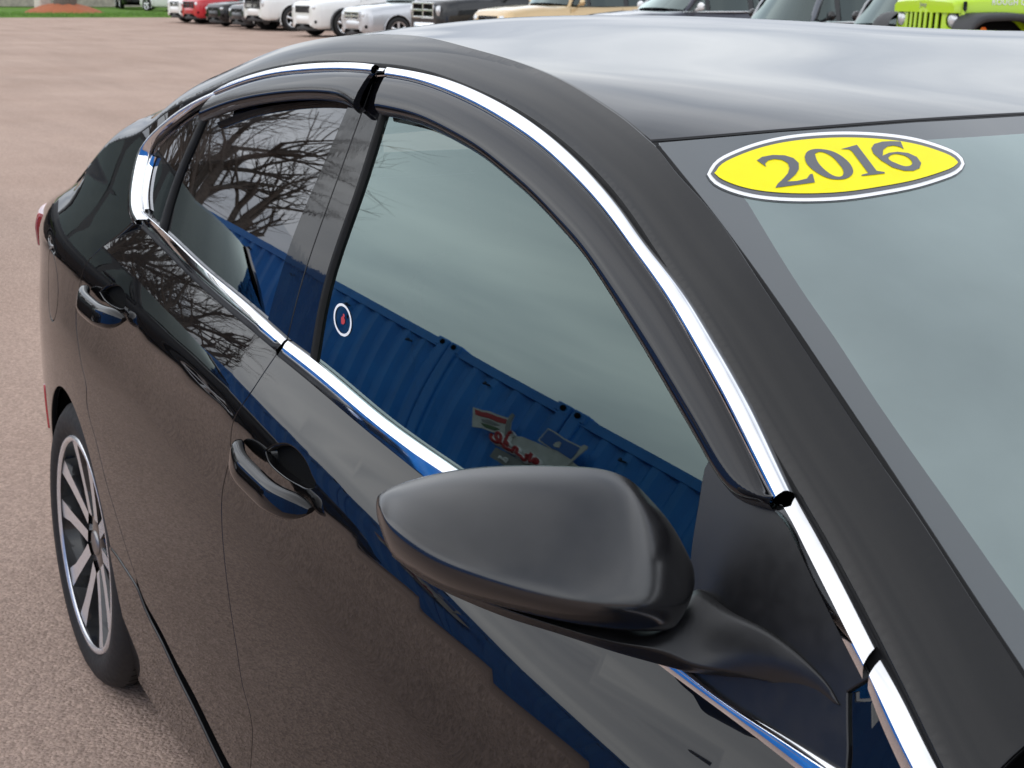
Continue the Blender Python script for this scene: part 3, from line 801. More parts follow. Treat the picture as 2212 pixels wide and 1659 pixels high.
strip(seal, A, B, [(0, -.002), (.5, -.004), (1, 0)], up=(.4, 0, 1))
seal.build('windshield_seal', M['rubber'], car)
# ================================================================== glazing, mouldings, visors
GL = lambda off=0.0: S_of(Wg, off)
def gl_tr(px, off=0.0, step=6): return trace(px, on(Wg, off), step=step)
# edges on the glass
FG_REAR = gl_tr(tl(4, [(1885, 290), (1800, 545), (1655, 1000), (1440, 1650)]) + [(683, 779)])
RG_FRONT = gl_tr(tl(4, [(1645, 290), (1550, 520), (1450, 760), (1350, 990), (1240, 1250)]) + tl(5, [(1740, 1175)]))
DIV_F = gl_tr(tl(4, [(650, 535), (590, 680), (520, 840), (450, 1030), (385, 1270)]))
DIV_R = gl_tr(tl(4, [(620, 535), (560, 670), (490, 830), (415, 1030), (345, 1262)]))
QI = gl_tr(tl(4, [(250, 1155), (262, 1080), (270, 980), (282, 880), (300, 790), (330, 740), (420, 640), (520, 560), (620, 495)]))
# front window pane
top_f = [(x, float(zD(x)) - .012) for x in np.linspace(1.10, 2.47, 90)]
pane_f = [(p[0] - .004, p[2]) for p in FG_REAR[::-1]] + top_f + [(2.52, 1.02)] + [(p[0], p[2] - .012) for p in BG_F[::-1] if p[0] < 2.5]
pane_f = [(p[0] - .006, p[2] + .004) for p in FG_REAR[:0]] + pane_f
mb = MB(); panel(mb, GL(), pane_f, SIDE, h=.03, depth=.004, edge=.001)
win_f = mb.build('window_glass', M['side_glass'], front_door)
MB.mirror_y(mb).build('window_glass', M['side_glass'], car)
top_r = [(x, float(zD(x)) - .012) for x in np.linspace(.30, 1.12, 60)]
pane_r = [(p[0], p[2]) for p in DIV_F[::-1]] + [q for q in top_r if q[0] > DIV_F[0, 0]] + [(p[0], p[2]) for p in RG_FRONT] + [(p[0], p[2] - .012) for p in BG_R[::-1] if DIV_F[-1, 0] < p[0] < RG_FRONT[-1, 0]]
mb = MB(); panel(mb, GL(), pane_r, SIDE, h=.03, depth=.004, edge=.001)
mb.build('window_glass', M['privacy_glass'], rear_door); MB.mirror_y(mb).build('window_glass', M['privacy_glass'], car)
pane_q = [(p[0], p[2]) for p in QI] + [q for q in top_r if QI[-1, 0] + .01 < q[0] < DIV_R[0, 0]] + [(p[0], p[2]) for p in DIV_R] + [(p[0], p[2] - .006) for p in BG_R[::-1] if BG_R[0, 0] < p[0] < DIV_R[-1, 0] - .004]
mb = MB(); panel(mb, GL(), pane_q, SIDE, h=.02, depth=.004, edge=.001)
mb.build('quarter_glass', M['privacy_glass'], rear_door); MB.mirror_y(mb).build('quarter_glass', M['privacy_glass'], car)
# division bar, black surround behind the quarter glass
mb = MB(); strip(mb, DIV_R, DIV_F, [(-.02, -.004), (0, .004), (.5, .006), (1, .004), (1.02, -.004)]); mb.build('division_bar', M['rubber'], rear_door)
sur = [(p[0], p[2]) for p in DLO_REAR] + [(x, float(zD(x)) - .004) for x in np.linspace(DLO_REAR[-1, 0] + .02, 1.06, 50)] + [(p[0] + .0, p[2] - .01) for p in BG_R[::-1]]
mb = MB(); panel(mb, GL(-.005), sur, SIDE, h=.03, depth=0, holes=[pane_r, pane_q]); mb.build('window_frame', M['gloss_black'], rear_door)
sur = [(1.10, float(zD(1.10)) - .004)] + [(x, float(zD(x)) - .004) for x in np.linspace(1.12, 2.6, 90)] + [(p[0], p[2] - .01) for p in BG_F[::-1] if p[0] < 2.52]
mb = MB(); panel(mb, GL(-.005), sur, SIDE, h=.03, depth=0, holes=[pane_f]); mb.build('window_frame', M['gloss_black'], front_door)
# pillar covers either side of the door seam
DG = gl_tr(tl(4, [(1742, 250), (1470, 1000), (1250, 1650)]) + tl(5, [(1862, 1272)]), .004)
pl_r = [(p[0] + .002, p[2]) for p in RG_FRONT] + [(p[0] - .002, p[2]) for p in DG[::-1]]
mb = MB(); panel(mb, GL(.004), pl_r, SIDE, h=.02, edge=.0015, depth=.008); mb.build('pillar_cover', M['pillar'], rear_door)
pl_f = [(p[0] + .0025, p[2]) for p in DG] + [(p[0] - .008, p[2]) for p in FG_REAR[::-1]]
mb = MB(); panel(mb, GL(.004), pl_f, SIDE, h=.02, edge=.0015, depth=.008); mb.build('pillar_cover', M['pillar'], front_door)
mb = MB(); strip(mb, np.array([p + (-.009, -.003, 0) for p in FG_REAR]), np.array([p + (.003, -.002, 0) for p in FG_REAR]), [(0, 0), (.2, .005), (.8, .004), (1, -.003)]); mb.build('glass_run_seal', M['rubber'], front_door)

# ---- bright mouldings
CH = [(0, -.006), (0, .001), (.05, .0035), (.28, .0070), (.5, .0085), (.56, .0083), (.62, .0074), (.94, .0004), (1, -.0025), (1, -.008)]
BELT = [(0, -.006), (0, .0), (.03, .0008), (.10, .0012), (.46, .0018), (.52, .0013), (.58, .0001), (.66, -.0018), (.80, -.0060), (1, -.0125), (1, -.02)]
def belt(lo, mi, up):
    n = 150; lo, mi, up = resample(lo, n), resample(mi, n), resample(up, n); iy = np.array([0, 1., 0]); b = MB()
    def add(rows):
        P = np.stack(rows, 1); g_ = np.cross(P[1, 1] - P[0, 1], P[0, 2] - P[0, 1]); b.grid(P, 0, flip=(g_[1] < 0))
    add([lo + iy * .008, lo + iy * .001, lo - iy * .0002])
    add([lo - iy * .0002, lo * .5 + mi * .5 - iy * .0005, mi * 1.0])
    add([mi * 1.0, mi * .8 + up * .2 + np.array([0, -.0006, .0006]), mi * .5 + up * .5 + np.array([0, -.0008, .0010]), mi * .15 + up * .85 + np.array([0, 0, .0006]), up, up + iy * .006 - np.array([0, 0, .003])])
    return b
mb = belt(BL_R, BM_R, BU_R); mb.build('belt_moulding', M['chrome'], rear_door); MB.mirror_y(mb).build('belt_moulding', M['chrome'], car)
mb = belt(BL_F, BM_F, BU_F); mb.build('belt_moulding', M['chrome'], front_door); MB.mirror_y(mb).build('belt_moulding', M['chrome'], car)
co = trace(tl(4, [(182, 1222), (160, 1188), (143, 1100), (150, 1000), (172, 880), (200, 780), (235, 710), (330, 600), (450, 500), (560, 430), (700, 362), (860, 292)]), on(Wbody, .003), step=5)
ci = trace(tl(4, [(258, 1190), (238, 1152), (224, 1060), (229, 960), (246, 850), (264, 770), (290, 715), (380, 620), (490, 535), (600, 465), (730, 400), (870, 340)]), on(Wbody, -.004), step=5)
mb = MB(); strip(mb, co, ci, CH, n=120); mb.build('quarter_moulding', M['chrome'], car); MB.mirror_y(mb).build('quarter_moulding', M['chrome'], car)
# thin inner bead of the quarter light
mb = MB(); strip(mb, trace(tl(4, [(250, 1150), (240, 1040), (250, 930), (272, 830), (300, 770)]), on(Wg, .006), step=5), trace(tl(4, [(262, 1120), (256, 1040), (268, 930), (288, 840), (308, 785)]), on(Wg, .006), step=5), [(0, -.004), (.2, .003), (.8, .003), (1, -.004)]); mb.build('window_bead', M['chrome'], rear_door)

# front visor: chrome strip on top, smoked acrylic flaring out below it
VO_F = gl_tr(tl(1, [(215, 205), (400, 235), (600, 285), (800, 365), (1000, 470), (1200, 605), (1400, 775), (1550, 930), (1700, 1110), (1850, 1320)]) + tl(2, [(515, 0), (700, 240), (850, 480), (1000, 740), (1150, 1020), (1300, 1330), (1415, 1565)]), .020)
VI_F = gl_tr(tl(1, [(195, 265), (320, 285), (600, 375), (800, 470), (1000, 590), (1200, 735), (1400, 920), (1600, 1140), (1800, 1410)]) + tl(2, [(600, 290), (800, 630), (1000, 1000), (1150, 1300), (1320, 1642)]), .022)
VL_F = gl_tr(tl(1, [(130, 480), (400, 545), (600, 640), (800, 760), (950, 880), (1110, 1020), (1320, 1240)]) + tl(2, [(60, 0), (200, 200), (400, 520), (550, 770), (700, 1030), (850, 1290), (970, 1490), (1080, 1595), (1200, 1628), (1300, 1640)]), .026)
VO_R = gl_tr(tl(4, [(700, 368), (735, 343), (900, 270), (1100, 215), (1300, 185), (1500, 175), (1690, 182), (1748, 190)]), .020, 4)
VI_R = gl_tr(tl(4, [(700, 380), (900, 305), (1100, 258), (1300, 237), (1500, 230), (1715, 241)]), .022, 4)
VL_R = gl_tr(tl(4, [(597, 530), (700, 487), (800, 452), (1000, 408), (1200, 385), (1400, 385), (1530, 415), (1600, 470)]), .030, 4)
CR = [(-.05, -.018), (0, 0), (.12, .003), (.5, .0045), (.88, .003), (1, 0), (1.05, -.012)]
VB = [(0, -.001), (.06, .002), (.3, .0045), (.6, .006), (.85, .005), (.96, .002), (1, -.002)]
def lip(mb, P, drop, inn, m):
    t = np.gradient(P, axis=0); t /= np.linalg.norm(t, axis=1)[:, None]
    d = np.array([0, .55, -.83]); d = d / np.linalg.norm(d)
    Q = P + d * drop + np.array([0, inn, 0])
    R_ = Q + np.array([0, .010, .004])
    mb.grid(np.stack([P, P * .35 + Q * .65 + np.array([0, -.0012, 0]), Q, R_]), m)
def visor(VO, VI, VL, par, n, ends):
    mb = MB(); strip(mb, VO, VI, CR, n=n); a = mb.build('visor_trim', M['chrome'], par)
    mb = MB(); P, nn = strip(mb, VI, VL, VB, n=n)
    lip(mb, P[:, -1] - nn * .0005, .009, .003, 1)
    # closed ends
    for e in ends:
        row = P[e]; back = row + np.array([0, .012, -.002]) * np.linspace(.5, 1, len(row))[:, None]
        mb.grid(np.stack([row, back]), 0)
    mb.build('window_visor', [M['visor'], M['visor_lip']], par)
visor(VO_F, VI_F, VL_F, front_door, 150, ())
visor(VO_R, VI_R, VL_R, rear_door, 80, (-1,))
# body-side chrome showing between and beyond the visors
j1 = gl_tr(tl(4, [(1735, 205), (1760, 208), (1830, 215)]), .010, 3); j2 = gl_tr(tl(4, [(1735, 270), (1770, 270), (1815, 272)]), .010, 3)
mb = MB(); strip(mb, j1, j2, CH, n=20); mb.build('pillar_moulding', M['chrome'], front_door)
so = gl_tr(tl(2, [(1290, 1270), (1400, 1480), (1490, 1659)]) + tl(3, [(900, 230), (1050, 520), (1150, 720), (1230, 880)]), .008)
si = gl_tr(tl(2, [(1200, 1420), (1320, 1650)]) + tl(3, [(650, 20), (800, 290), (950, 600), (1050, 800), (1190, 1075)]), .008)
def facet_trim(inner, outer):
    i_, o_ = resample(inner, 80), resample(outer, 80); out = np.array([0, -.004, 0])
    return belt(i_ + out, i_ * .5 + o_ * .5 + out * 1.6, o_ + np.array([0, .0035, 0]))
mb = facet_trim(si, so); mb.build('pillar_moulding', M['chrome'], front_door)
fo = gl_tr(tl(3, [(1268, 955), (1400, 1190), (1550, 1490), (1640, 1659)]) + [(2080, 1760)], .008)
fi = gl_tr(tl(3, [(1225, 1140), (1300, 1340), (1440, 1650)]) + [(2000, 1750)], .008)
mb = facet_trim(fi, fo); mb.build('fender_moulding', M['chrome'], car)
# rubber channel between moulding and body
k0 = np.array([(x, -(float(Wg(x, zD(x))) + .006), float(zD(x)) + .002) for x in np.linspace(.1, 2.62, 200)])
k1 = np.array([(x, -(float(Wg(x, zD(x) - .03)) + .0045), float(zD(x)) - .03) for x in np.linspace(.13, 2.60, 200)])
mb = MB(); strip(mb, k0, k1, [(0, -.004), (.12, .0015), (.25, .002), (.4, -.002), (1, -.001)]); mb.build('roof_channel_seal', M['rubber'], car)
# ---- sail panel in front of the window (mirror foot stands on it)
SL = gl_tr(tl(2, [(885, 1420), (865, 1520), (850, 1620)]) + tl(3, [(85, 80), (60, 260), (40, 520), (20, 800)]) , .004)
sail = [(p[0], p[2]) for p in SL] + [(p[0], p[2]) for p in BG_F if SL[-1, 0] < p[0] < 2.50] + [(p[0] - .004, p[2]) for p in GAP_A[::-1] if p[2] > .96] + [(p[0] - .002, p[2] + .0) for p in si[::-1]] + [(si[0, 0] - .05, si[0, 2] + .05)]
mb = MB(); panel(mb, GL(.004), sail, SIDE, h=.02, edge=.002, depth=.006)
mb.build('sail_panel', M['satin_trim'], front_door); MB.mirror_y(mb).build('sail_panel', M['satin_trim'], car)
# painted fender tip ahead of the door seam
ft = [(p[0] + .004, p[2]) for p in GAP_A] + [(2.70, .90), (2.70, .98)] + [(p[0], p[2]) for p in fi[::-1]]
mb = MB(); panel(mb, S_of(lambda x, z: np.minimum(Wg(x, z) + .004, Wlow0(x, z) + .03)), ft, SIDE, h=.02, edge=.002, depth=.01)
mb.build('fender_tip', M['black_paint'], car); MB.mirror_y(mb).build('fender_tip', M['black_paint'], car)
# ================================================================== wing mirror
# housing: outline traced on a plane through the mirror, domed towards the front of the car
MC = np.array([2.22, -1.02, 1.08])
def plane_fn(pt, n): 
    n = np.asarray(n, float); return lambda p: (np.asarray(pt) - p) @ n
nm = CAM - MC; nm[2] *= .45; nm /= np.linalg.norm(nm)
pl = plane_fn(MC, nm)
OUT_TOP = tl(6, [(135, 360), (142, 318), (175, 285), (250, 248), (400, 200), (700, 142), (1000, 120), (1400, 125), (1650, 153), (1760, 195), (1900, 320), (2050, 500), (2150, 680), (2195, 800), (2198, 860)])
OUT_BOT = tl(6, [(135, 360), (140, 430), (180, 560), (240, 680), (400, 790), (600, 890), (900, 980), (1300, 1075), (1700, 1150), (1950, 1172), (2040, 1160), (2105, 1085), (2165, 960), (2198, 860)])
RIDGE = tl(6, [(135, 360), (165, 350), (220, 410), (300, 462), (500, 552), (800, 652), (1100, 742), (1500, 828), (1900, 888), (2060, 902), (2150, 890), (2198, 860)])
n_u = 72
qt, qb, qr = spline(OUT_TOP, n=400), spline(OUT_BOT, n=400), spline(RIDGE, n=400)
u0, u1 = 135, 2198
us = .5 - .5 * np.cos(np.linspace(.02, math.pi - .02, n_u))
ua = TILE[6][0] + (u0 + (u1 - u0) * us) / 3
def at(q, x): o = np.maximum.accumulate(q[:, 0]); return np.interp(x, o + np.arange(len(o)) * 1e-7, q[:, 1])
rowsP = []
ex, ey = np.cross([0, 0, 1], nm), None
ex /= np.linalg.norm(ex)
for k, x in enumerate(ua):
    yt, yb, yr = at(qt, x), at(qb, x), at(qr, x)
    yr = min(max(yr, yt + .02), yb - .02)
    Rm = .115 * (1 - abs(2 * us[k] - 1) ** (3.0 if us[k] < .5 else 2.3)) ** (.55 if us[k] < .5 else .62)
    col = []
    for tau in np.linspace(0, 1, 15):
        y = yt + (yr - yt) * (tau ** 1.25)
        tq = (y - yt) / (yr - yt + 1e-9)
        col.append((x, y, Rm * (.30 * math.sqrt(max(0, 1 - (1 - tq) ** 4)) + .70 * (tq - .12 * tq ** 6) / .88)))
    for sg in np.linspace(0, 1, 12)[1:]:
        s2 = 1 - (1 - sg) ** 1.15
        col.append((x, yr + (yb - yr) * s2, Rm * max(0, 1 - s2 ** 2.2) ** .62))
    rowsP.append([hit(a, b, pl) + nm * c for a, b, c in col])
rowsP = np.array(rowsP)
# soften the ridge a little
for _ in range(2):
    rowsP[:, 1:-1] = rowsP[:, 1:-1] * .6 + .2 * (rowsP[:, :-2] + rowsP[:, 2:])
mb = MB()
g = np.cross(rowsP[1, 5] - rowsP[0, 5], rowsP[30, 6] - rowsP[30, 5])
mb.grid(rowsP, 0, flip=(np.cross(rowsP[31, 12] - rowsP[30, 12], rowsP[30, 13] - rowsP[30, 12]) @ nm > 0))
# back of the housing: rim rolled in towards the mirror glass
rim = np.concatenate([rowsP[:, 0], rowsP[::-1, -1]]); cen = rim.mean(0)
back = [rim, rim + (cen - rim) * .02 - nm * .018, rim + (cen - rim) * .07 - nm * .034, rim + (cen - rim) * .12 - nm * .038]
mb.grid(np.stack(back), 0, closed_v=True)
mirror = mb.build('wing_mirror', M['satin'], front_door)
mb = MB(); Q = rim + (cen - rim) * .12 - nm * .036
mb.add(list(Q) + [cen - nm * .036], [(i, (i + 1) % len(Q), len(Q)) for i in range(len(Q))], smooth=False); mb.build('mirror_glass', M['gloss_black'], mirror)
gl_ = mb
# foot: blade from under the housing to the sail panel
A1 = tl(6, [(236, 684), (400, 800), (600, 895), (900, 985), (1300, 1085), (1700, 1165), (2060, 1170)]) + tl(3, [(-40, 545), (100, 500), (250, 600), (500, 740), (700, 880), (850, 1020), (960, 1150), (1012, 1246)])
A1 = tl(6, [(236, 684), (420, 792), (700, 905), (1000, 1000), (1300, 1075), (1700, 1140), (2050, 1120)]) + tl(3, [(100, 500), (250, 600), (500, 740), (700, 880), (850, 1020), (960, 1150), (1012, 1246)])
A2 = tl(6, [(236, 690), (420, 812), (700, 940), (1000, 1055), (1290, 1150), (1700, 1262), (2050, 1345)]) + tl(3, [(40, 985), (250, 1030), (500, 1085), (700, 1140), (850, 1186), (960, 1228), (1012, 1250)])
A3 = tl(6, [(236, 694), (420, 836), (700, 980), (1000, 1100), (1290, 1190), (1700, 1322), (2050, 1420)]) + tl(3, [(40, 1035), (250, 1060), (500, 1110), (700, 1160), (850, 1202), (960, 1238), (1012, 1254)])
tipP = hit(*tl(3, [(1012, 1248)])[0], on(Wg, .006)); h0 = hit(*tl(6, [(236, 690)])[0], pl)
def sstep(f, a, b): w = np.clip((f - a) / (b - a), 0, 1); return w * w * (3 - 2 * w)
def foot_pt(px, f, c, lift):
    """c: 0 at the upper edge (runs back to the sail panel early), 1 at the front edge"""
    d = ray(*px); ta = np.linalg.norm(hit(px[0], px[1], pl) - CAM); tb = hit(px[0], px[1], on(Wg, .004)); tb = np.linalg.norm((tb if tb is not None else tipP) - CAM)
    wb = sstep(f, .42, .72); wf = np.clip((f - .45) / .55, 0, 1) ** 1.2
    w = wb * (1 - c) + wf * c
    return CAM + d * (ta * (1 - w) + tb * w - lift)
nA = 60; a1, a2, a3 = spline(A1, n=nA), spline(A2, n=nA), spline(A3, n=nA)
rr = []
for k in range(nA):
    f = k / (nA - 1); e = min(1, (1 - f) * 6) ; bl = (.006 + .010 * math.sin(math.pi * f)) * e
    row = [foot_pt(a1[k] + (0, -2), f, 0, -.03)]
    for c in (0, .12, .3, .5, .7, .86, .95, 1.0):
        row.append(foot_pt(a1[k] * (1 - c) + a2[k] * c, f, c, .075 * (1 - f) ** .9 * c * sstep(f, .0, .4) + .012 * c * (1 - sstep(f, 0, .3)) + (bl * .5 + .006 * sstep(f, .4, .6) * (1 - sstep(f, .82, 1.0)) + .003) * (.25 + .75 * math.sin(math.pi * min(1, c * .8 + .05)))))
    for c in (.25, .6, 1.0):
        row.append(foot_pt(a2[k] * (1 - c) + a3[k] * c, f, 1.0, .075 * (1 - f) ** .9 * sstep(f, .0, .4) * (1 - .45 * c) + .012 * (1 - sstep(f, 0, .3)) * (1 - .5 * c) + .010 * sstep(f, .4, .6) * (1 - f) * (1 - c) + .003 - .004 * c * c))
    row.append(foot_pt(a3[k] + (0, 2), f, 1.0, -.03)); rr.append(row)
mb = MB(); rr = np.array(rr); mb.grid(rr, 0, flip=(np.cross(rr[31, 3] - rr[30, 3], rr[30, 4] - rr[30, 3]) @ nm > 0)); mb.build('mirror_foot', M['satin_trim'], mirror)
# parting line of the foot
pp = np.array([foot_pt(q, .33, .8, .034) for q in tl(6, [(1272, 1078), (1285, 1120), (1300, 1180)])])
mb = MB(); mb.tube(pp, .0011, 6); mb.build('parting_line', M['void'], mirror)

# ================================================================== door handles
def handle(axis_px, half_px, lift, par, cap=None):
    """a bowed grip: axis traced on the door skin, lifted in the middle"""
    ax = trace(axis_px, on(Wlow), n=40); n = len(ax)
    up_ = np.array([0, .12, 1.]); up_ /= np.linalg.norm(up_); rows = []
    for k in range(n):
        f = k / (n - 1); e = min(f, 1 - f) * 2
        o = lift * (1 - (1 - min(1, e * 1.35)) ** 2.2) + .006
        hh = half_px * (1 - (1 - min(1, e * 3.2)) ** 2.5 * .75) * (1 + .10 * math.sin(f * math.pi))
        dp = .0125 * (1 - (1 - min(1, e * 4)) ** 2 * .6)
        c = ax[k] + np.array([0, -o, 0])
        sec = []
        for a in np.linspace(0, 2 * math.pi, 20, endpoint=False):
            ca, sa = math.cos(a), math.sin(a)
            yy = -dp * np.sign(ca) * abs(ca) ** .75; zz = hh * np.sign(sa) * abs(sa) ** .85
            sec.append(c + np.array([0, yy, 0]) + up_ * zz + np.array([0, -.004 * (sa < 0) * abs(sa), 0]))
        rows.append(sec)
    rows = np.array(rows); mb = MB(); mb.grid(rows, 0, closed_v=True)
    for e in (0, -1):
        b = mb.add(list(rows[e]) + [rows[e].mean(0)], [(i, (i + 1) % 20, 20) for i in range(20)])
    return mb.build('door_handle', M['black_paint'], par, recalc=True)
handle(tl('h', [(345, 600), (480, 760), (640, 930), (820, 1100), (1000, 1250), (1190, 1385)]), .0185, .026, front_door)
handle(tl(5, [(585, 955), (640, 1020), (700, 1075), (765, 1120), (825, 1150)]), .0195, .026, rear_door)
# lower lip of the handle bowls
for px, par in ((tl('h', [(680, 1165), (740, 1265), (830, 1330), (900, 1360), (945, 1362)]), front_door), (tl(5, [(675, 1120), (690, 1160), (720, 1180), (755, 1178)]), rear_door)):
    c = trace(px, on(Wlow, -.001), step=3); mb = MB(); mb.tube(c, np.interp(np.linspace(0, 1, len(c)), [0, .15, .8, 1], [.001, .004, .004, .002]), 8); mb.build('pocket_lip', M['gloss_black'], par)

# ================================================================== year sticker on the windshield
def ws_lift(px, off):
    out = []
    for u, v in px:
        p = hit(u, v, ws_fn); y = np.array([p[1]]); z = np.array([p[2]])
        n = surf_normals(S_ws, np.stack([y, z], 1), (1, 0, 1))[0]
        out.append((p[1], p[2]))
    return np.array(out)
OVAL = spline(np.array(tl('s', [(385, 437), (420, 375), (520, 310), (650, 260), (800, 222), (1000, 197), (1180, 190), (1400, 200), (1600, 230), (1760, 280), (1850, 335), (1868, 375), (1845, 415), (1760, 460), (1600, 510), (1400, 550), (1200, 580), (1000, 592), (800, 588), (600, 560), (480, 520), (410, 475), (385, 437)])), n=90)[:-1]
oc = OVAL.mean(0)
def S_off(off):
    def f(y, z):
        P = S_ws(y, z); n = surf_normals(S_ws, np.stack([np.ravel(y), np.ravel(z)], 1), (1, 0, 1)); return P + n * off
    return f
def shrink(q, d):
    t = np.roll(q, -1, 0) - np.roll(q, 1, 0); nn = np.stack([-t[:, 1], t[:, 0]], 1); nn /= np.linalg.norm(nn, axis=1)[:, None]
    s = np.sign(np.sum(nn * (oc - q), 1))[:, None]
    return q + nn * s * d
mb = MB()
for d, off, m in ((-2.0, .0007, 3), (0, .0014, 0), (7.5, .0021, 1), (15, .0028, 2)):  # the oversize dark layer paints a shadow ring round the sticker
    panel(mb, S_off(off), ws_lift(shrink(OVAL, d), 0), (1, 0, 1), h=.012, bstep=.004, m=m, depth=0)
D2 = [(670, 365), (700, 345), (760, 334), (830, 336), (880, 352), (910, 380), (911, 415), (893, 445), (860, 475), (842, 487), (900, 484), (958, 470), (975, 445), (990, 442), (1003, 492), (776, 523), (790, 500), (822, 470), (848, 440), (857, 410), (848, 382), (815, 362), (770, 357), (735, 365), (716, 385), (724, 403)]
D0o = [(945, 345), (955, 320), (985, 303), (1040, 300), (1110, 315), (1170, 350), (1215, 400), (1223, 435), (1200, 462), (1150, 475), (1090, 470), (1030, 445), (975, 405), (950, 370)]
D0i = [(1003, 327), (1030, 316), (1070, 325), (1110, 350), (1145, 390), (1168, 430), (1163, 452), (1135, 459), (1095, 445), (1050, 410), (1015, 365)]
D1 = [(1153, 300), (1245, 275), (1358, 425), (1405, 432), (1405, 440), (1272, 455), (1272, 448), (1310, 438), (1216, 312), (1200, 301), (1160, 306)]
D6o = [(1497, 256), (1515, 300), (1490, 286), (1455, 279), (1420, 285), (1396, 305), (1393, 338), (1430, 321), (1480, 315), (1540, 322), (1590, 345), (1615, 380), (1605, 410), (1570, 425), (1520, 425), (1450, 405), (1385, 365), (1340, 325), (1328, 295), (1345, 270), (1390, 257), (1440, 254)]
D6i = [(1425, 350), (1440, 335), (1475, 328), (1520, 338), (1555, 362), (1563, 385), (1545, 397), (1500, 393), (1455, 375), (1430, 360)]
def sm(q, closed=True):
    return spline(np.array(q + q[:1]), n=70)[:-1]
for o_, i_, s_ in ((D2, None, 0), (D0o, D0i, 1), (D1, None, 0), (D6o, D6i, 0)):
    oo = sm(tl('s', o_)) if s_ else np.array(tl('s', o_))
    panel(mb, S_off(.0035), ws_lift(oo, 0), (1, 0, 1), h=.01, bstep=.002, m=1, depth=0, holes=[ws_lift(sm(tl('s', i_)), 0)] if i_ else ())
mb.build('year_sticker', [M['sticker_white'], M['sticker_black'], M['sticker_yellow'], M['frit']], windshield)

# small round decal inside the front window
rd = np.array([hit(u, v, on(Wg, .001)) for u, v in [(721 + 19 - 19 * math.cos(a) - 4 * math.sin(a), 691 - 36 * math.sin(a)) for a in np.linspace(0, 2 * math.pi, 41)[:-1]]])
mb = MB(); cc = rd.mean(0); inn = cc + (rd - cc) * .84
mb.grid(np.stack([np.r_[rd, rd[:1]], np.r_[inn, inn[:1]]]))
for sx, sz, s in ((.0, .0, .26), (.006, .012, .12), (-.004, -.006, .14)):
    b = cc + np.array([sx, .0005, sz]) * .6; q = b + (rd[::5] - cc) * s * np.linspace(.7, 1.2, 8)[:, None]
    mb.add(list(q), [tuple(range(8))], 1, smooth=False)
mb.build('round_decal', [M['sticker_white'], M['red_vinyl']], win_f)
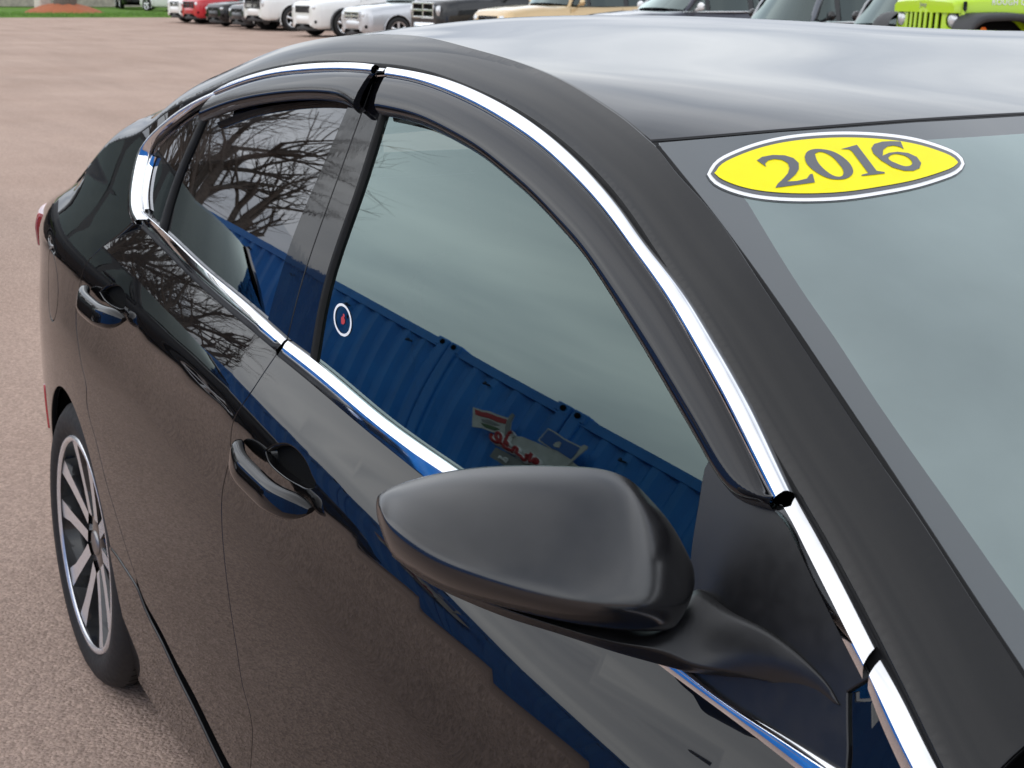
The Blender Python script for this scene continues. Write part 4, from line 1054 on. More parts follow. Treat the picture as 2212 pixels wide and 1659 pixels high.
# ================================================================== wheels
def make_wheel(parent, x, ysgn, R=.336, rim=.2525, width=.235, name='wheel'):
    yo = -.918                                   # outer side wall
    w = bpy.data.objects.new(name, None); link(w, parent); 
    k = ysgn
    ty = MB()
    P = [(rim - .004, yo + .020), (rim + .004, yo + .010), (rim + .022, yo + .001), (rim + .045, yo), (R - .022, yo + .008), (R - .008, yo + .020), (R - .002, yo + .036)]
    for j in range(5):
        a = yo + .036 + j * .033; P += [(R, a + .004), (R, a + .027), (R - .007, a + .028), (R - .007, a + .033)]
    P += [(R - .002, yo + .205), (R - .02, yo + .228), (rim + .03, yo + .235), (rim - .01, yo + .22)]
    ty.lathe(P, 72)
    o = [ty.build('tyre', M['tyre'], w, recalc=True)]
    sp_ = MB()
    for q in range(64):
        a = 2 * math.pi * q / 64
        pts = [((R - .0005) * math.cos(a + d), y, (R - .0005) * math.sin(a + d)) for d, y in ((0, yo + .042), (.02, yo + .066), (.03, yo + .090))]
        sp_.tube(pts, .0016, 4, cap=False)
    tag(sp_.build('tread_sipes', M['void'], w), kind='stuff')
    rm = MB()
    rm.lathe([(rim + .003, yo + .012), (rim, yo + .006), (rim - .008, yo + .006), (rim - .012, yo + .012)], 72, 0)
    rm.lathe([(rim - .012, yo + .012), (rim - .016, yo + .05), (rim - .035, yo + .13), (rim - .02, yo + .2)], 72, 1)
    o.append(rm.build('rim', [M['alloy'], M['alloy_black']], w))
    sp = MB()
    def P3(r, t, y): return (r * math.cos(t), y, r * math.sin(t))
    for j in range(5):
        a0 = 2 * math.pi * j / 5 + .30
        for sg in (-1, 1):
            # one arm of the pair: parallel offset from the pair's axis
            def pt(r, off, y):
                ca, sa = math.cos(a0), math.sin(a0)
                return (r * ca - off * sa, y, r * sa + off * ca)
            o0, o1 = sg * .020, sg * .052
            ys = lambda r: yo + .034 - .020 * ((r - .06) / (rim - .07)) ** 1.2
            rs = [.062, .12, .18, rim - .011]; of = [sg * .026, sg * .038, sg * .050, sg * .066]; hw = [.016, .0155, .017, .026]
            face = [[pt(r, f - h_, ys(r)), pt(r, f + h_, ys(r))] for r, f, h_ in zip(rs, of, hw)]
            sp.grid(np.array(face), 0, smooth=False)
            for s2 in (0, 1):
                sidew = [[np.array(face[q][s2]), np.array(face[q][s2]) + np.array([0, .035, 0]) + (np.array(face[q][1 - s2]) - np.array(face[q][s2])) * -.25] for q in range(4)]
                sp.grid(np.array(sidew), 1, smooth=False)
        # black web between the arms near the hub
        ca, sa = math.cos(a0), math.sin(a0)
        web = [(r * ca - f * sa, yo + .046, r * sa + f * ca) for r, f in ((.05, -.03), (.15, -.032), (.15, .032), (.05, .03))]
        sp.add(web, [(0, 1, 2, 3)], 1, smooth=False)
        # lug nut between pairs
        al = a0 + math.pi / 5
        sp.lathe([(.0, yo + .040), (.008, yo + .041), (.010, yo + .045), (.010, yo + .065)], 8, 2, centre=(.057 * math.cos(al), 0, .057 * math.sin(al)))
    sp.lathe([(.0, yo + .036), (.03, yo + .037), (.068, yo + .038), (.080, yo + .05), (.083, yo + .075)], 40, 1)
    o.append(sp.build('spokes', [M['alloy'], M['alloy_black'], M['chrome']], w))
    cp = MB(); cp.lathe([(.0, yo + .031), (.022, yo + .0315), (.028, yo + .033), (.030, yo + .038)], 32, 0); o.append(cp.build('centre_cap', M['disc'], w))
    br = MB(); br.lathe([(.06, yo + .10), (.155, yo + .10), (.155, yo + .12), (.06, yo + .12)], 48, 0); br.box((.10, yo + .11, .06), (.07, .06, .13), 1)
    o.append(br.build('brake_disc', [M['disc'], M['alloy_black']], w))
    w.location = (x, 0, R)
    if ysgn > 0: w.scale = (1, -1, 1)
    return w
for wx in (0.0, 2.742):
    for sg in (-1, 1): make_wheel(car, wx, sg)
# wheel wells
for wx in (0.0, 2.742):
    for sg in (-1, 1):
        mb = MB(); rows = []
        for a in np.linspace(-.35, math.pi + .35, 30):
            rows.append([(wx + .385 * math.cos(a), sg * y, .336 + .385 * math.sin(a)) for y in (.885, .86, .60)])
        mb.grid(rows); mb.add([(wx + .385 * math.cos(a), sg * .60, .336 + .385 * math.sin(a)) for a in np.linspace(-.35, math.pi + .35, 30)], [tuple(range(30))], smooth=False)
        mb.build('wheel_well', M['void'], car)
# red side reflector behind the rear wheel and tail lamps
for sg in (-1, 1):
    mb = MB()
    S_ = S_of(Wbody, .003); rp = [(-.66, .50), (-.58, .50), (-.58, .60), (-.66, .60)]
    panel(mb, S_, [(-.50, .60), (-.44, .61), (-.44, .50), (-.50, .49)], SIDE, h=.02, depth=.006)
    (mb if sg < 0 else mb.mirror_y()).build('side_reflector', M['red_lens'], car)
    mb = MB(); tlp = [(-.60, 1.02), (-.80, 1.02), (-1.0, .985), (-1.03, .90), (-.93, .88), (-.74, .92)]
    panel(mb, S_of(Wbody, .010), tlp, SIDE, h=.02, depth=.01)
    (mb if sg < 0 else mb.mirror_y()).build('tail_lamp', M['red_lens'], car)
# ================================================================== nose of the car (beside and behind the camera) and cabin
fz_ = lambda x: float(zc(x)) + .11 - .05 * max(0, x - 2.9)
arch_f = arc(2.742, .336, ARCH, -12, 192, 50)
fend = [(2.62, .30), (2.62, .45)] + [(2.645, .65), (2.63, .80), (2.60, .88), (2.62, .92)] + [(x, fz_(x)) for x in np.linspace(2.72, 3.50, 20)] + [(3.58, .72), (3.58, .40), (3.20, .24)] + arch_f[::1]
fend = [(2.63, .80), (2.60, .88)] + [(x, fz_(x)) for x in np.linspace(2.70, 3.50, 20)] + [(3.58, .72), (3.58, .40), (3.20, .24)] + [p for p in arch_f if p[1] > .25 or p[0] > 2.8] + [(2.40, .22)] + [(2.56, .30), (2.595, .45), (2.62, .65)]
fend = [(2.612, .82), (2.60, .88)] + [(x, fz_(x)) for x in np.linspace(2.70, 3.50, 20)] + [(3.58, .72), (3.58, .40), (3.20, .24)] + [(x, z) for x, z in arch_f if x > 2.64 or z > 2] + [(2.645, .70)]
mb = MB(); panel(mb, S_of(Wlow0), fend, SIDE, h=.03, edge=.003); mir(mb, 'front_fender', M['black_paint'], car)
def Zhood(x, y):
    s = np.clip((x - 2.60) / 1.0, 0, 1); ed = np.interp(x, [2.6, 3.5], [fz_(2.6), fz_(3.5)])
    return ed + (.085 - .02 * s) * (1 - np.clip(np.abs(y) / .86, 0, 1) ** 2.6) 
hood = []
wl = lambda x: float(Wlow0(np.array([x]), np.array([fz_(x)]))[0]) - .004
xs = np.linspace(2.70, 3.50, 20)
hood = [(x, -wl(x)) for x in xs] + [(3.58, -.5), (3.62, 0), (3.58, .5)] + [(x, wl(x)) for x in xs[::-1]] + [(2.80, .6), (2.86, .3), (2.88, 0), (2.86, -.3), (2.80, -.6)]
mb = MB(); panel(mb, lambda x, y: np.stack([x, y, Zhood(x, y)], -1), hood, (0, 0, 1), h=.04, edge=.003); mb.build('hood', M['black_paint'], car)
cowl = [(2.66, -.76), (2.80, -.6), (2.86, -.3), (2.88, 0), (2.86, .3), (2.80, .6), (2.66, .76), (2.56, .72), (2.64, .4), (2.68, 0), (2.64, -.4), (2.56, -.72)]
mb = MB(); panel(mb, lambda x, y: np.stack([x, y, .965 + .03 * (1 - (y / .8) ** 2)], -1), cowl, (0, 0, 1), h=.05, edge=.003); mb.build('cowl', M['satin'], car)
rows = []
for z, xc in ((.24, 3.62), (.34, 3.70), (.50, 3.74), (.62, 3.73), (.72, 3.70), (.80, 3.63), (.84, 3.58)):
    yw = float(Wlow0(np.array([3.5]), np.array([z]))[0])
    rows.append([(xc + (3.50 - xc) * abs(q) ** 2.6, q * yw, z) for q in np.linspace(-1, 1, 33)])
mb = MB(); mb.grid(rows); mb.build('front_bumper', M['black_paint'], car, recalc=True)
mb = MB()
for z in (.58, .61, .64, .67): mb.box((3.735, 0, z), (.03, .9, .008), 0, bev=.002)
mb.box((3.72, 0, .625), (.02, .95, .13), 1); mb.build('grille', [M['chrome'], M['void']], car)
M['lamp'] = pbr('headlamp glass', (.55, .57, .6), rough=.05, coat=1., metal=.3)
for sg in (-1, 1):
    mb = MB(); panel(mb, S_of(Wlow0, .004), [(3.20, .72), (3.45, .70), (3.54, .66), (3.54, .60), (3.40, .62), (3.2, .69)], SIDE, h=.03, depth=.01)
    (mb if sg < 0 else mb.mirror_y()).build('headlamp', M['lamp'], car)
# underbody
mb = MB(); mb.box((1.35, 0, .25), (4.2, 1.2, .10), 0); mb.box((1.35, 0, .22), (1.9, 1.66, .06), 0); mb.build('underbody', M['void'], car)
# cabin
cb = MB()
cb.box((1.2, 0, .31), (2.5, 1.55, .04), 0)
for sg in (-1, 1): cb.box((1.35, sg * .80, .62), (2.3, .06, .60), 0, bev=.01)
cb.box((.05, 0, .75), (.5, 1.5, .75), 0, bev=.05)
cb.build('cabin_floor', M['cabin'], car)
cb = MB(); cb.box((2.40, 0, .78), (.5, 1.5, .36), 0, bev=.06); cb.box((2.18, .38, .93), (.12, .40, .10), 0, bev=.03); cb.box((1.75, 0, .52), (1.0, .24, .36), 0, bev=.04)
dash = cb.build('dashboard', M['cabin'], car)
mb = MB(); c = np.array([2.02, .38, .88]); ax = np.array([-.9, 0, .43]); v1 = np.array([0, 1, 0.]); v2 = np.cross(ax, v1)
mb.tube([c + .185 * (math.cos(a) * v1 + math.sin(a) * v2) for a in np.linspace(0, 2 * math.pi, 33)], .014, 8, cap=False); mb.tube([c, c - ax * .12], .04, 10); mb.box(tuple(c), (.03, .30, .05), 0, bev=.01); mb.build('steering_wheel', M['cabin'], dash)
def seat(x, y, wdt):
    mb = MB()
    mb.box((x + .05, y, .52), (.52, wdt, .20), 0, bev=.05)
    mb.box((x - .24, y, .86), (.16, wdt, .66), 0, rot=Matrix.Rotation(math.radians(-18), 3, 'Y'), bev=.05)
    n = 1 if wdt < .8 else 2
    for k in range(n):
        yy = y if n == 1 else y + (k - .5) * wdt * .6
        mb.box((x - .37, yy, 1.24), (.10, .26, .17), 0, rot=Matrix.Rotation(math.radians(-14), 3, 'Y'), bev=.04)
    return mb.build('seat', M['seat'], car)
seat(1.55, .38, .52); seat(1.55, -.38, .52); seat(.62, 0, 1.3)
mb = MB(); panel(mb, lambda x, y: np.stack([x, y, Zroof(x, y) - .03], -1), [(x * .97 + .02, y * .97) for x, y in roof_poly], (0, 0, -1), h=.08, depth=0); mb.build('headliner', M['cabin'], car)
mb = MB(); mb.box((1.99, 0, 1.34), (.02, .24, .07), 0, bev=.008); mb.box((2.01, 0, 1.39), (.02, .03, .08)); mb.build('rear_view_mirror', M['cabin'], car)
# ================================================================== vehicles parked across the lot
M['far_glass'] = glass('parked car glass', (.10, .13, .13), (.85, 1.0, .97))
M['head_clear'] = pbr('clear headlamp', (.62, .64, .66), rough=.12, coat=1., metal=.35, noise=.25, nscale=25)
M['amber'] = pbr('amber marker', (.75, .2, .02), rough=.2, coat=.6)
M['grey_trim'] = pbr('grey plastic trim', (.035, .036, .038), rough=.6, noise=.2, nscale=20)
M['dull_chrome'] = pbr('bumper chrome', (.75, .76, .77), rough=.12, metal=1.)
M['plate'] = pbr('number plate', (.55, .6, .66), rough=.4, noise=.2, nscale=60)
PAINT = {}
def car_paint(k, col, metal=.0, rough=.35):
    if k not in PAINT: PAINT[k] = paint(k + ' paint', col, metal, rough)
    return PAINT[k]

def far_wheel(par, x, y, R, rimf, side, style=5, dark=False):
    w = bpy.data.objects.new('wheel', None); link(w, par)
    t = MB(); wd = .24
    t.lathe([(R * rimf, 0), (R * (rimf + .04), -.012), (R * .9, -.012), (R * .98, .01), (R, .04), (R, wd - .04), (R * .95, wd), (R * rimf, wd)], 36)
    t.build('tyre', M['tyre'], w, recalc=True)
    r = MB(); r.lathe([(R * rimf, -.004), (R * rimf * .93, .002), (R * rimf * .9, .03), (R * rimf * .86, .12)], 36, 0)
    r.lathe([(.0, .10), (R * rimf * .9, .10)], 24, 1)
    for j in range(style):
        a = 2 * math.pi * j / style + .3; ca, sa = math.cos(a), math.sin(a)
        rr = [.03, R * rimf * .5, R * rimf * .95]; ww = [.035, .030, .045]
        f = [[(q * ca - h * sa, .012 - .0 * q, q * sa + h * ca), (q * ca, -.002, q * sa), (q * ca + h * sa, .012, q * sa - h * ca)] for q, h in zip(rr, ww)]
        r.grid(np.array(f), 0, smooth=False)
        b = [[(q * ca - h * sa, .012, q * sa + h * ca), (q * ca - h * sa, .07, q * sa + h * ca)] for q, h in zip(rr, ww)]; r.grid(np.array(b), 1, smooth=False)
        b = [[(q * ca + h * sa, .012, q * sa - h * ca), (q * ca + h * sa, .07, q * sa - h * ca)] for q, h in zip(rr, ww)]; r.grid(np.array(b), 1, smooth=False)
    r.lathe([(0, -.004), (.05, .0), (.06, .02)], 20, 0)
    r.build('rim', [M['alloy'] if not dark else M['alloy_black'], M['alloy_black']], w)
    w.location = (x, side * y, R)
    w.scale = (1, 1 if side < 0 else -1, 1)
    return w

def hull(st, n=9):
    """st: (x, half width, z bottom, z shoulder, z top, inset of the top edge)"""
    P = []
    for x, w, zb, zs, zt, ins in st:
        half = [(w * .80, zb), (w * .94, zb + .02), (w * .985, zb + .12), (w, zb + (zs - zb) * .45), (w * .992, zb + (zs - zb) * .8), (w * .965, zs), (w * .93 - ins * .3, zs + (zt - zs) * .45), (w * .86 - ins, zs + (zt - zs) * .78), (w * .5, zt - .008), (0, zt)]
        P.append([(x, -y, z) for y, z in half] + [(x, y, z) for y, z in half[::-1][1:]])
    return np.array(P)

def quad_panel(mb, pts, m=0, nu=6, nv=6, bulge=0.0, nrm=(1, 0, 0)):
    a, b, c, d = [np.array(p, float) for p in pts]; nrm = np.array(nrm, float)
    P = [[(a * (1 - u) + b * u) * (1 - v) + (d * (1 - u) + c * u) * v + nrm * bulge * (4 * u * (1 - u)) for u in np.linspace(0, 1, nu)] for v in np.linspace(0, 1, nv)]
    mb.grid(np.array(P), m)

def build_vehicle(name, label, cat, spec, loc, rz, group):
    """a complete parked vehicle from a table of sizes; x forward, ground at z = 0"""
    s = dict(L=4.8, W=1.86, H=1.7, R=.36, rimf=.68, clear=.22, hood_f=.88, hood_r=1.06, cowl=.95, wb=2.8, fo=.92, belt=1.05, roof_f=.35, roof_r=-1.9, tail=1.05, style=5,
             body=(.5, .5, .5), metal=.0, cladding=False, pickup=False, grille='bars', chrome_grille=False, lamp='wide', mirror=None, dark_rim=False, stripe=False, chrome_bumper=False, plate=False)
    s.update(spec)
    pm = car_paint(s['pk'], s['body'], s['metal'])
    t = thing(name, label, cat, loc, rz, group)
    L, W, H = s['L'], s['W'] / 2, s['H']; xf = s['fo']; xr = xf - L; bz = s['belt']; cl = s['clear']   # front axle at x = 0
    cw = -s['cowl'] + .35
    st = [(xf, W * .62, cl + .10, s['hood_f'] - .26, s['hood_f'] - .17, .05), (xf - .05, W * .80, cl + .03, s['hood_f'] - .18, s['hood_f'] - .06, .05), (xf - .16, W * .91, cl, s['hood_f'] - .13, s['hood_f'], .05),
          (xf - .45, W * .975, cl, s['hood_f'] - .09, s['hood_f'] + .045, .05), (0, W, cl, s['hood_f'] - .05, s['hood_f'] + .09, .05), (cw + .25, W, cl - .02, bz - .10, s['hood_r'] - .02, .05), (cw, W, cl - .02, bz - .02, s['hood_r'], .04)]
    if s['pickup']:
        bk = s['roof_r'] - .15
        st += [(-1.5, W, cl - .02, bz, bz + .01, .02), (bk, W, cl, bz, bz + .01, .02), (bk - .02, W, cl + .02, bz + .02, bz + .03, .0), (xr + .06, W, cl + .02, bz + .02, bz + .03, .0), (xr, W * .97, cl + .1, bz, bz + .01, .0)]
    else:
        st += [(-1.5, W, cl - .02, bz, bz + .01, .02), (-s['wb'], W, cl, bz + .03, bz + .04, .02), (xr + .35, W * .97, cl + .02, s['tail'] - .02, s['tail'], .03), (xr + .1, W * .9, cl + .06, s['tail'] - .06, s['tail'] - .02, .04), (xr, W * .74, cl + .15, s['tail'] - .14, s['tail'] - .1, .05)]
    # smooth between stations
    A = hull(st); X = np.array([q[0] for q in st]); xs = np.unique(np.r_[X, np.linspace(X[-1], X[0], 46)])[::-1]
    G = np.array([[[x] + [np.interp(-x, -X, A[:, j, k]) for k in (1, 2)] for j in range(A.shape[1])] for x in xs])
    mb = MB(); mb.grid(G, 0); 
    for e in (0, -1):
        row = G[e]; k = len(row); mb.add(list(row), [tuple(range(k))], 0, smooth=False)
    body = mb.build('body', pm, t, recalc=True)
    # lower cladding and front bumper
    def front_band(z0, z1, out, x_back, m, nm, wf=1.0):
        b = MB(); rows = []
        for z, o in ((z0, out * .4), (z0 + .02, out), ((z0 + z1) / 2, out * 1.1), (z1 - .02, out), (z1, out * .3)):
            rows.append([(xf + o - (xf - x_back + .0) * abs(q) ** 3.2, q * (W * wf * (.93 + .055 * abs(q) ** 2)), z) for q in np.linspace(-1, 1, 25)])
        b.grid(rows); return b.build(nm, m, t, recalc=True)
    if s['chrome_bumper']: front_band(cl + .12, cl + .36, .06, xf - .42, M['dull_chrome'], 'front_bumper')
    else: front_band(cl + .16, cl + .40, .035, xf - .50, pm, 'front_bumper', .99)
    front_band(cl - .04, cl + .15, .02, xf - .55, M['grey_trim'] if (s['cladding'] or s['pickup']) else M['grey_trim'], 'bumper_skirt', .99)
    if s['plate']:
        b = MB(); b.box((xf + .05, 0, cl + .33), (.012, .31, .155), bev=.003); b.build('number_plate', M['plate'], t)
    # greenhouse
    rf, rr = -s['roof_f'] - .55, s['roof_r']; wt = W * .76
    def gh(z, x0, x1, w): return [(x0, w), (x1, w)]
    zt = H
    top_x = np.linspace(rf, rr, 10)
    b = MB(); rows = []
    for x in top_x:
        u = (x - rr) / (rf - rr); zc_ = zt - .05 * (2 * u - 1) ** 4 - .02 * (1 - u)
        rows.append([(x, y * wt, zc_ - .045 * abs(y) ** 3) for y in np.linspace(-1, 1, 11)])
    b.grid(rows); rows2 = np.array(rows); b.grid(rows2 - np.array([0, 0, .05])); roof_ = b.build('roof', pm, t, recalc=True)
    base_f, base_r = cw + .02, (rr - .25 if s['pickup'] else max(xr + .25, rr - (.28 if H > 1.6 else .75)))
    wb_ = W * .93
    gl = M['far_glass']
    b = MB(); quad_panel(b, [(base_f, -wb_ * .93, s['hood_r'] + .005), (base_f, wb_ * .93, s['hood_r'] + .005), (rf - .01, wt * .94, zt - .07), (rf - .01, -wt * .94, zt - .07)], 0, 9, 6, .10, (1, 0, .3)); b.build('windshield', gl, t)
    b = MB(); quad_panel(b, [(base_r, -wb_ * .9, bz + .03), (base_r, wb_ * .9, bz + .03), (rr + .01, wt * .9, zt - .09), (rr + .01, -wt * .9, zt - .09)], 0, 6, 4, -.05, (1, 0, 0)); b.build('rear_glass', gl, t)
    for sg in (-1, 1):
        # pillars
        for (x0, x1, wd, nm, mm) in ((base_f, rf, .07, 'windshield_pillar', pm), (base_r, rr, .16, 'rear_pillar', pm)):
            b = MB(); p0 = np.array([x0, sg * wb_ * .965, bz - .01 if nm[0] == 'r' else s['hood_r'] - .03]); p1 = np.array([x1, sg * wt * .99, zt - .05])
            dx = np.array([wd, 0, 0]) * (1 if nm[0] == 'r' else -1); iy = np.array([0, -sg * .06, 0])
            sec = [[p + iy, p, p + dx * .5 + np.array([0, sg * .008, 0]), p + dx, p + dx + iy] for p in (p0, p0 * .5 + p1 * .5 + np.array([.02, sg * .01, .02]), p1)]
            b.grid(np.array(sec)); b.build(nm, mm, t, recalc=True)
        xm = (base_f + base_r) / 2 - .05
        spans = [(base_f - .10, xm + .06, rf - .04, xm + .04), (xm - .06, base_r + .20, xm - .06, rr + .14)]
        if not s['pickup'] and H > 1.6: spans = [(base_f - .10, -1.05, rf - .04, -1.07), (-1.15, -2.0, -1.17, -2.02), (-2.12, base_r + .18, -2.14, rr + .16)]
        for (a0, a1, c0, c1) in spans:
            b = MB(); quad_panel(b, [(a0, sg * wb_ * .985, bz + .02), (a1, sg * wb_ * .985, bz + .02), (c1, sg * wt * .995, zt - .10), (c0, sg * wt * .995, zt - .10)], 0, 4, 4, .012, (0, sg, 0)); b.build('side_window', gl, t)
        b = MB(); quad_panel(b, [(base_f - .05, sg * wb_ * .972, bz - .01), (base_r + .02, sg * wb_ * .972, bz - .01), (rr + .02, sg * wt * .98, zt - .055), (rf - .02, sg * wt * .98, zt - .055)], 0, 4, 4, .008, (0, sg, 0)); b.build('window_surround', M['gloss_black'], t)
        if s['stripe']:
            b = MB(); b.tube([(base_f + .05, sg * (W * .968), bz + .012), ((base_f + base_r) / 2, sg * W * .975, bz + .015), (base_r + .1, sg * W * .968, bz + .02)], .014, 6); b.build('belt_trim', M['dull_chrome'], t)
        # door seams
        for xd in (base_f - .02, xm, base_r + .35):
            b = MB(); b.tube([(xd, sg * (W * .968), bz - .02), (xd + .01, sg * (W + .001), cl + .45), (xd, sg * (W * .99), cl + .14)], .005, 5); b.build('door_seam', M['void'], t)
        # door mirror
        mm = M[s['mirror']] if s['mirror'] else pm
        b = MB(); rows = []
        for u in np.linspace(0, 1, 9):
            r = .075 * math.sin(math.pi * min(.98, max(.02, u))) ** .5
            rows.append([(base_f - .22 + r * .7 * math.cos(a), sg * (W * .97 + .05 + .20 * u), bz + .11 + r * math.sin(a)) for a in np.linspace(0, 2 * math.pi, 12, endpoint=False)])
        b.grid(np.array(rows), closed_v=True); b.tube([(base_f - .22, sg * W * .95, bz + .04), (base_f - .22, sg * (W + .08), bz + .08)], .03, 6); b.build('door_mirror', mm, t, recalc=True)
        # lamps
        hf = s['hood_f']
        b = MB()
        yi, yo = (W * .46, W * .90) if s['lamp'] == 'wide' else (W * .55, W * .90)
        hb = .10 if s['lamp'] == 'slim' else (.17 if s['lamp'] == 'wide' else .24)
        rows = []
        for q in np.linspace(0, 1, 9):
            y = yi + (yo - yi) * q; back = .38 * max(0, (q - .35) / .65) ** 2 + .075 + .03 * (q < .1)
            x = xf - back + .055; zz = hf - .13 + .02 * q
            hq = hb * (1 - .35 * abs(2 * q - 1) ** 3)
            rows.append([(x - .06, sg * y, zz), (x + .004, sg * y, zz - .012), (x + .022, sg * (y + .01), zz - hq * .5), (x + .012, sg * y, zz - hq), (x - .05, sg * y, zz - hq - .01)])
        b.grid(np.array(rows)); b.build('headlamp', M['head_clear'], t, recalc=True)
        for zf in ([cl + .22] if not s['pickup'] else []):
            b = MB(); b.box((xf - .06, sg * W * .70, zf), (.06, .22, .09), 0, rot=Matrix.Rotation(-sg * .28, 3, 'Z'), bev=.015); b.build('fog_recess', M['void'], t)
        # wheels, arches
        for xa in (0, -s['wb']):
            a = MB(); n = 24; rA = s['R'] * 1.16
            ring = [(xa + rA * math.cos(q), sg * (W + .004), s['R'] + rA * math.sin(q)) for q in np.linspace(-.45, math.pi + .45, n)]
            a.add(ring, [tuple(range(n))], 0, smooth=False)
            a.build('wheel_arch', M['void'], t)
            f = MB(); f.tube([(xa + (rA + .012) * math.cos(q), sg * (W + .006), s['R'] + (rA + .012) * math.sin(q)) for q in np.linspace(-.40, math.pi + .40, n)], .035 if s['cladding'] else .018, 8)
            f.build('arch_flare', M['grey_trim'] if s['cladding'] else pm, t)
            far_wheel(t, xa, W + .035, s['R'], s['rimf'], sg, s['style'], s['dark_rim'])
    # grille
    b = MB(); gz, gh_ = s['hood_f'] - .26, .17
    gm = M['dull_chrome'] if s['chrome_grille'] else M['grey_trim']
    gw = W * (.86 if s['lamp'] != 'tall' else 1.02)
    b.box((xf - .015, 0, gz + .02), (.03, gw, gh_ + (.16 if s['pickup'] else .03)), 1, bev=.008)
    hh_ = gh_ + (.16 if s['pickup'] else .03)
    if s['grille'] == 'cross':
        b.box((xf + .008, 0, gz + .02), (.05, gw, .05), 0, bev=.01); b.box((xf + .008, 0, gz + .02), (.05, .055, hh_), 0, bev=.01)
        for q in (-1, 1): b.box((xf + .006, 0, gz + .02 + q * hh_ / 2), (.06, gw + .07, .045), 0, bev=.012); b.box((xf + .006, q * gw / 2, gz + .02), (.06, .045, hh_ + .04), 0, bev=.012)
    elif s['grille'] == 'slots':
        for k in range(8): b.box((xf + .008, (k - 3.5) * gw / 7.4, gz + .02), (.04, .035, hh_), 0, bev=.008)
        b.box((xf + .006, 0, gz + .02 + hh_ / 2), (.05, gw + .03, .022), 0, bev=.006)
    else:
        for k in range(3): b.box((xf + .008, 0, gz - .045 + k * .065), (.045, gw, .020), 0, bev=.005)
        b.lathe([(0, xf + .040), (.05, xf + .038), (.055, xf + .02)], 20, 0, axis='x', centre=(0, 0, gz + .02))
    b.build('grille', [gm, M['void']], t)
    b = MB(); b.box((xf - .01, 0, cl + .10), (.06, W * .9, .10), 0, bev=.02); b.build('lower_intake', M['void'], t)
    b = MB(); b.box((xr / 2 + xf / 2, 0, cl + .05), (L * .86, W * 1.6, .16), 0); b.build('underbody', M['void'], t)
    # interior block so the glass shows a dark cabin with seats
    b = MB(); b.box((-1.2, 0, bz - .12), (1.9, W * 1.5, .1), 0)
    for yy in (-.38, .38):
        b.box((-1.15, yy, bz + .08), (.16, .46, .5), 0, bev=.05); b.box((-1.2, yy, bz + .36), (.1, .24, .16), 0, bev=.04)
        if not s['pickup']: b.box((-2.0, yy, bz + .06), (.16, .5, .45), 0, bev=.05)
    b.build('seats', M['seat'], t)
    # windshield wipers
    b = MB()
    for yy in (-.1, .45): b.tube([(base_f + .07, yy, s['hood_r'] + .015), (base_f - .02, yy - .45, s['hood_r'] + .05)], .012, 5)
    b.build('wiper', M['grey_trim'], t)
    return t

ROWG = 'vehicles parked nose out in a row across the lot'
def ground_at(u, y):      # x of a ground point on the line of world y that shows at picture column u
    best = None
    for x in np.linspace(-80, 5, 6000):
        d = np.array([x, y, .5]) - CAM; uu = 1106 + FPX * (d @ RT) / (d @ FW)
        if best is None or abs(uu - u) < best[0]: best = (abs(uu - u), x)
    return best[1]
def row_y(x): return np.interp(x, [-60, -50, -43, -30, -20, -10], [16.8, 16.4, 15.8, 14.4, 13.0, 11.2])
def row_head(x): return math.radians(float(np.interp(x, [-56, -43, -30, -20, -10], [-81, -83, -88, -92, -97])))
def nose_x(u_left, halfw):
    xs = np.linspace(-75, 0, 8000); P = np.stack([xs, row_y(xs), 0 * xs + .5], 1) - CAM
    uu = 1106 + FPX * (P @ RT) / (P @ FW); k = int(np.argmin(abs(uu - u_left)))
    h = row_head(xs[k]); hv = np.array([math.cos(h), math.sin(h)])
    return np.array([xs[k], row_y(xs[k])]) + np.array([-hv[1], hv[0]]) * halfw, hv, h
SUVB = dict(L=4.75, W=1.88, H=1.72, R=.36, hood_f=.98, hood_r=1.12, belt=1.08, clear=.24, roof_r=-2.9, tail=1.15)
SED = dict(L=4.75, W=1.82, H=1.46, R=.33, hood_f=.80, hood_r=.98, belt=.96, clear=.19, roof_f=.55, roof_r=-2.2, tail=1.02)
PICK = dict(L=5.8, W=2.0, H=1.93, R=.41, hood_f=1.17, hood_r=1.30, belt=1.28, clear=.36, wb=3.57, fo=1.0, roof_r=-2.45, tail=1.3, pickup=True, lamp='tall', rimf=.66)
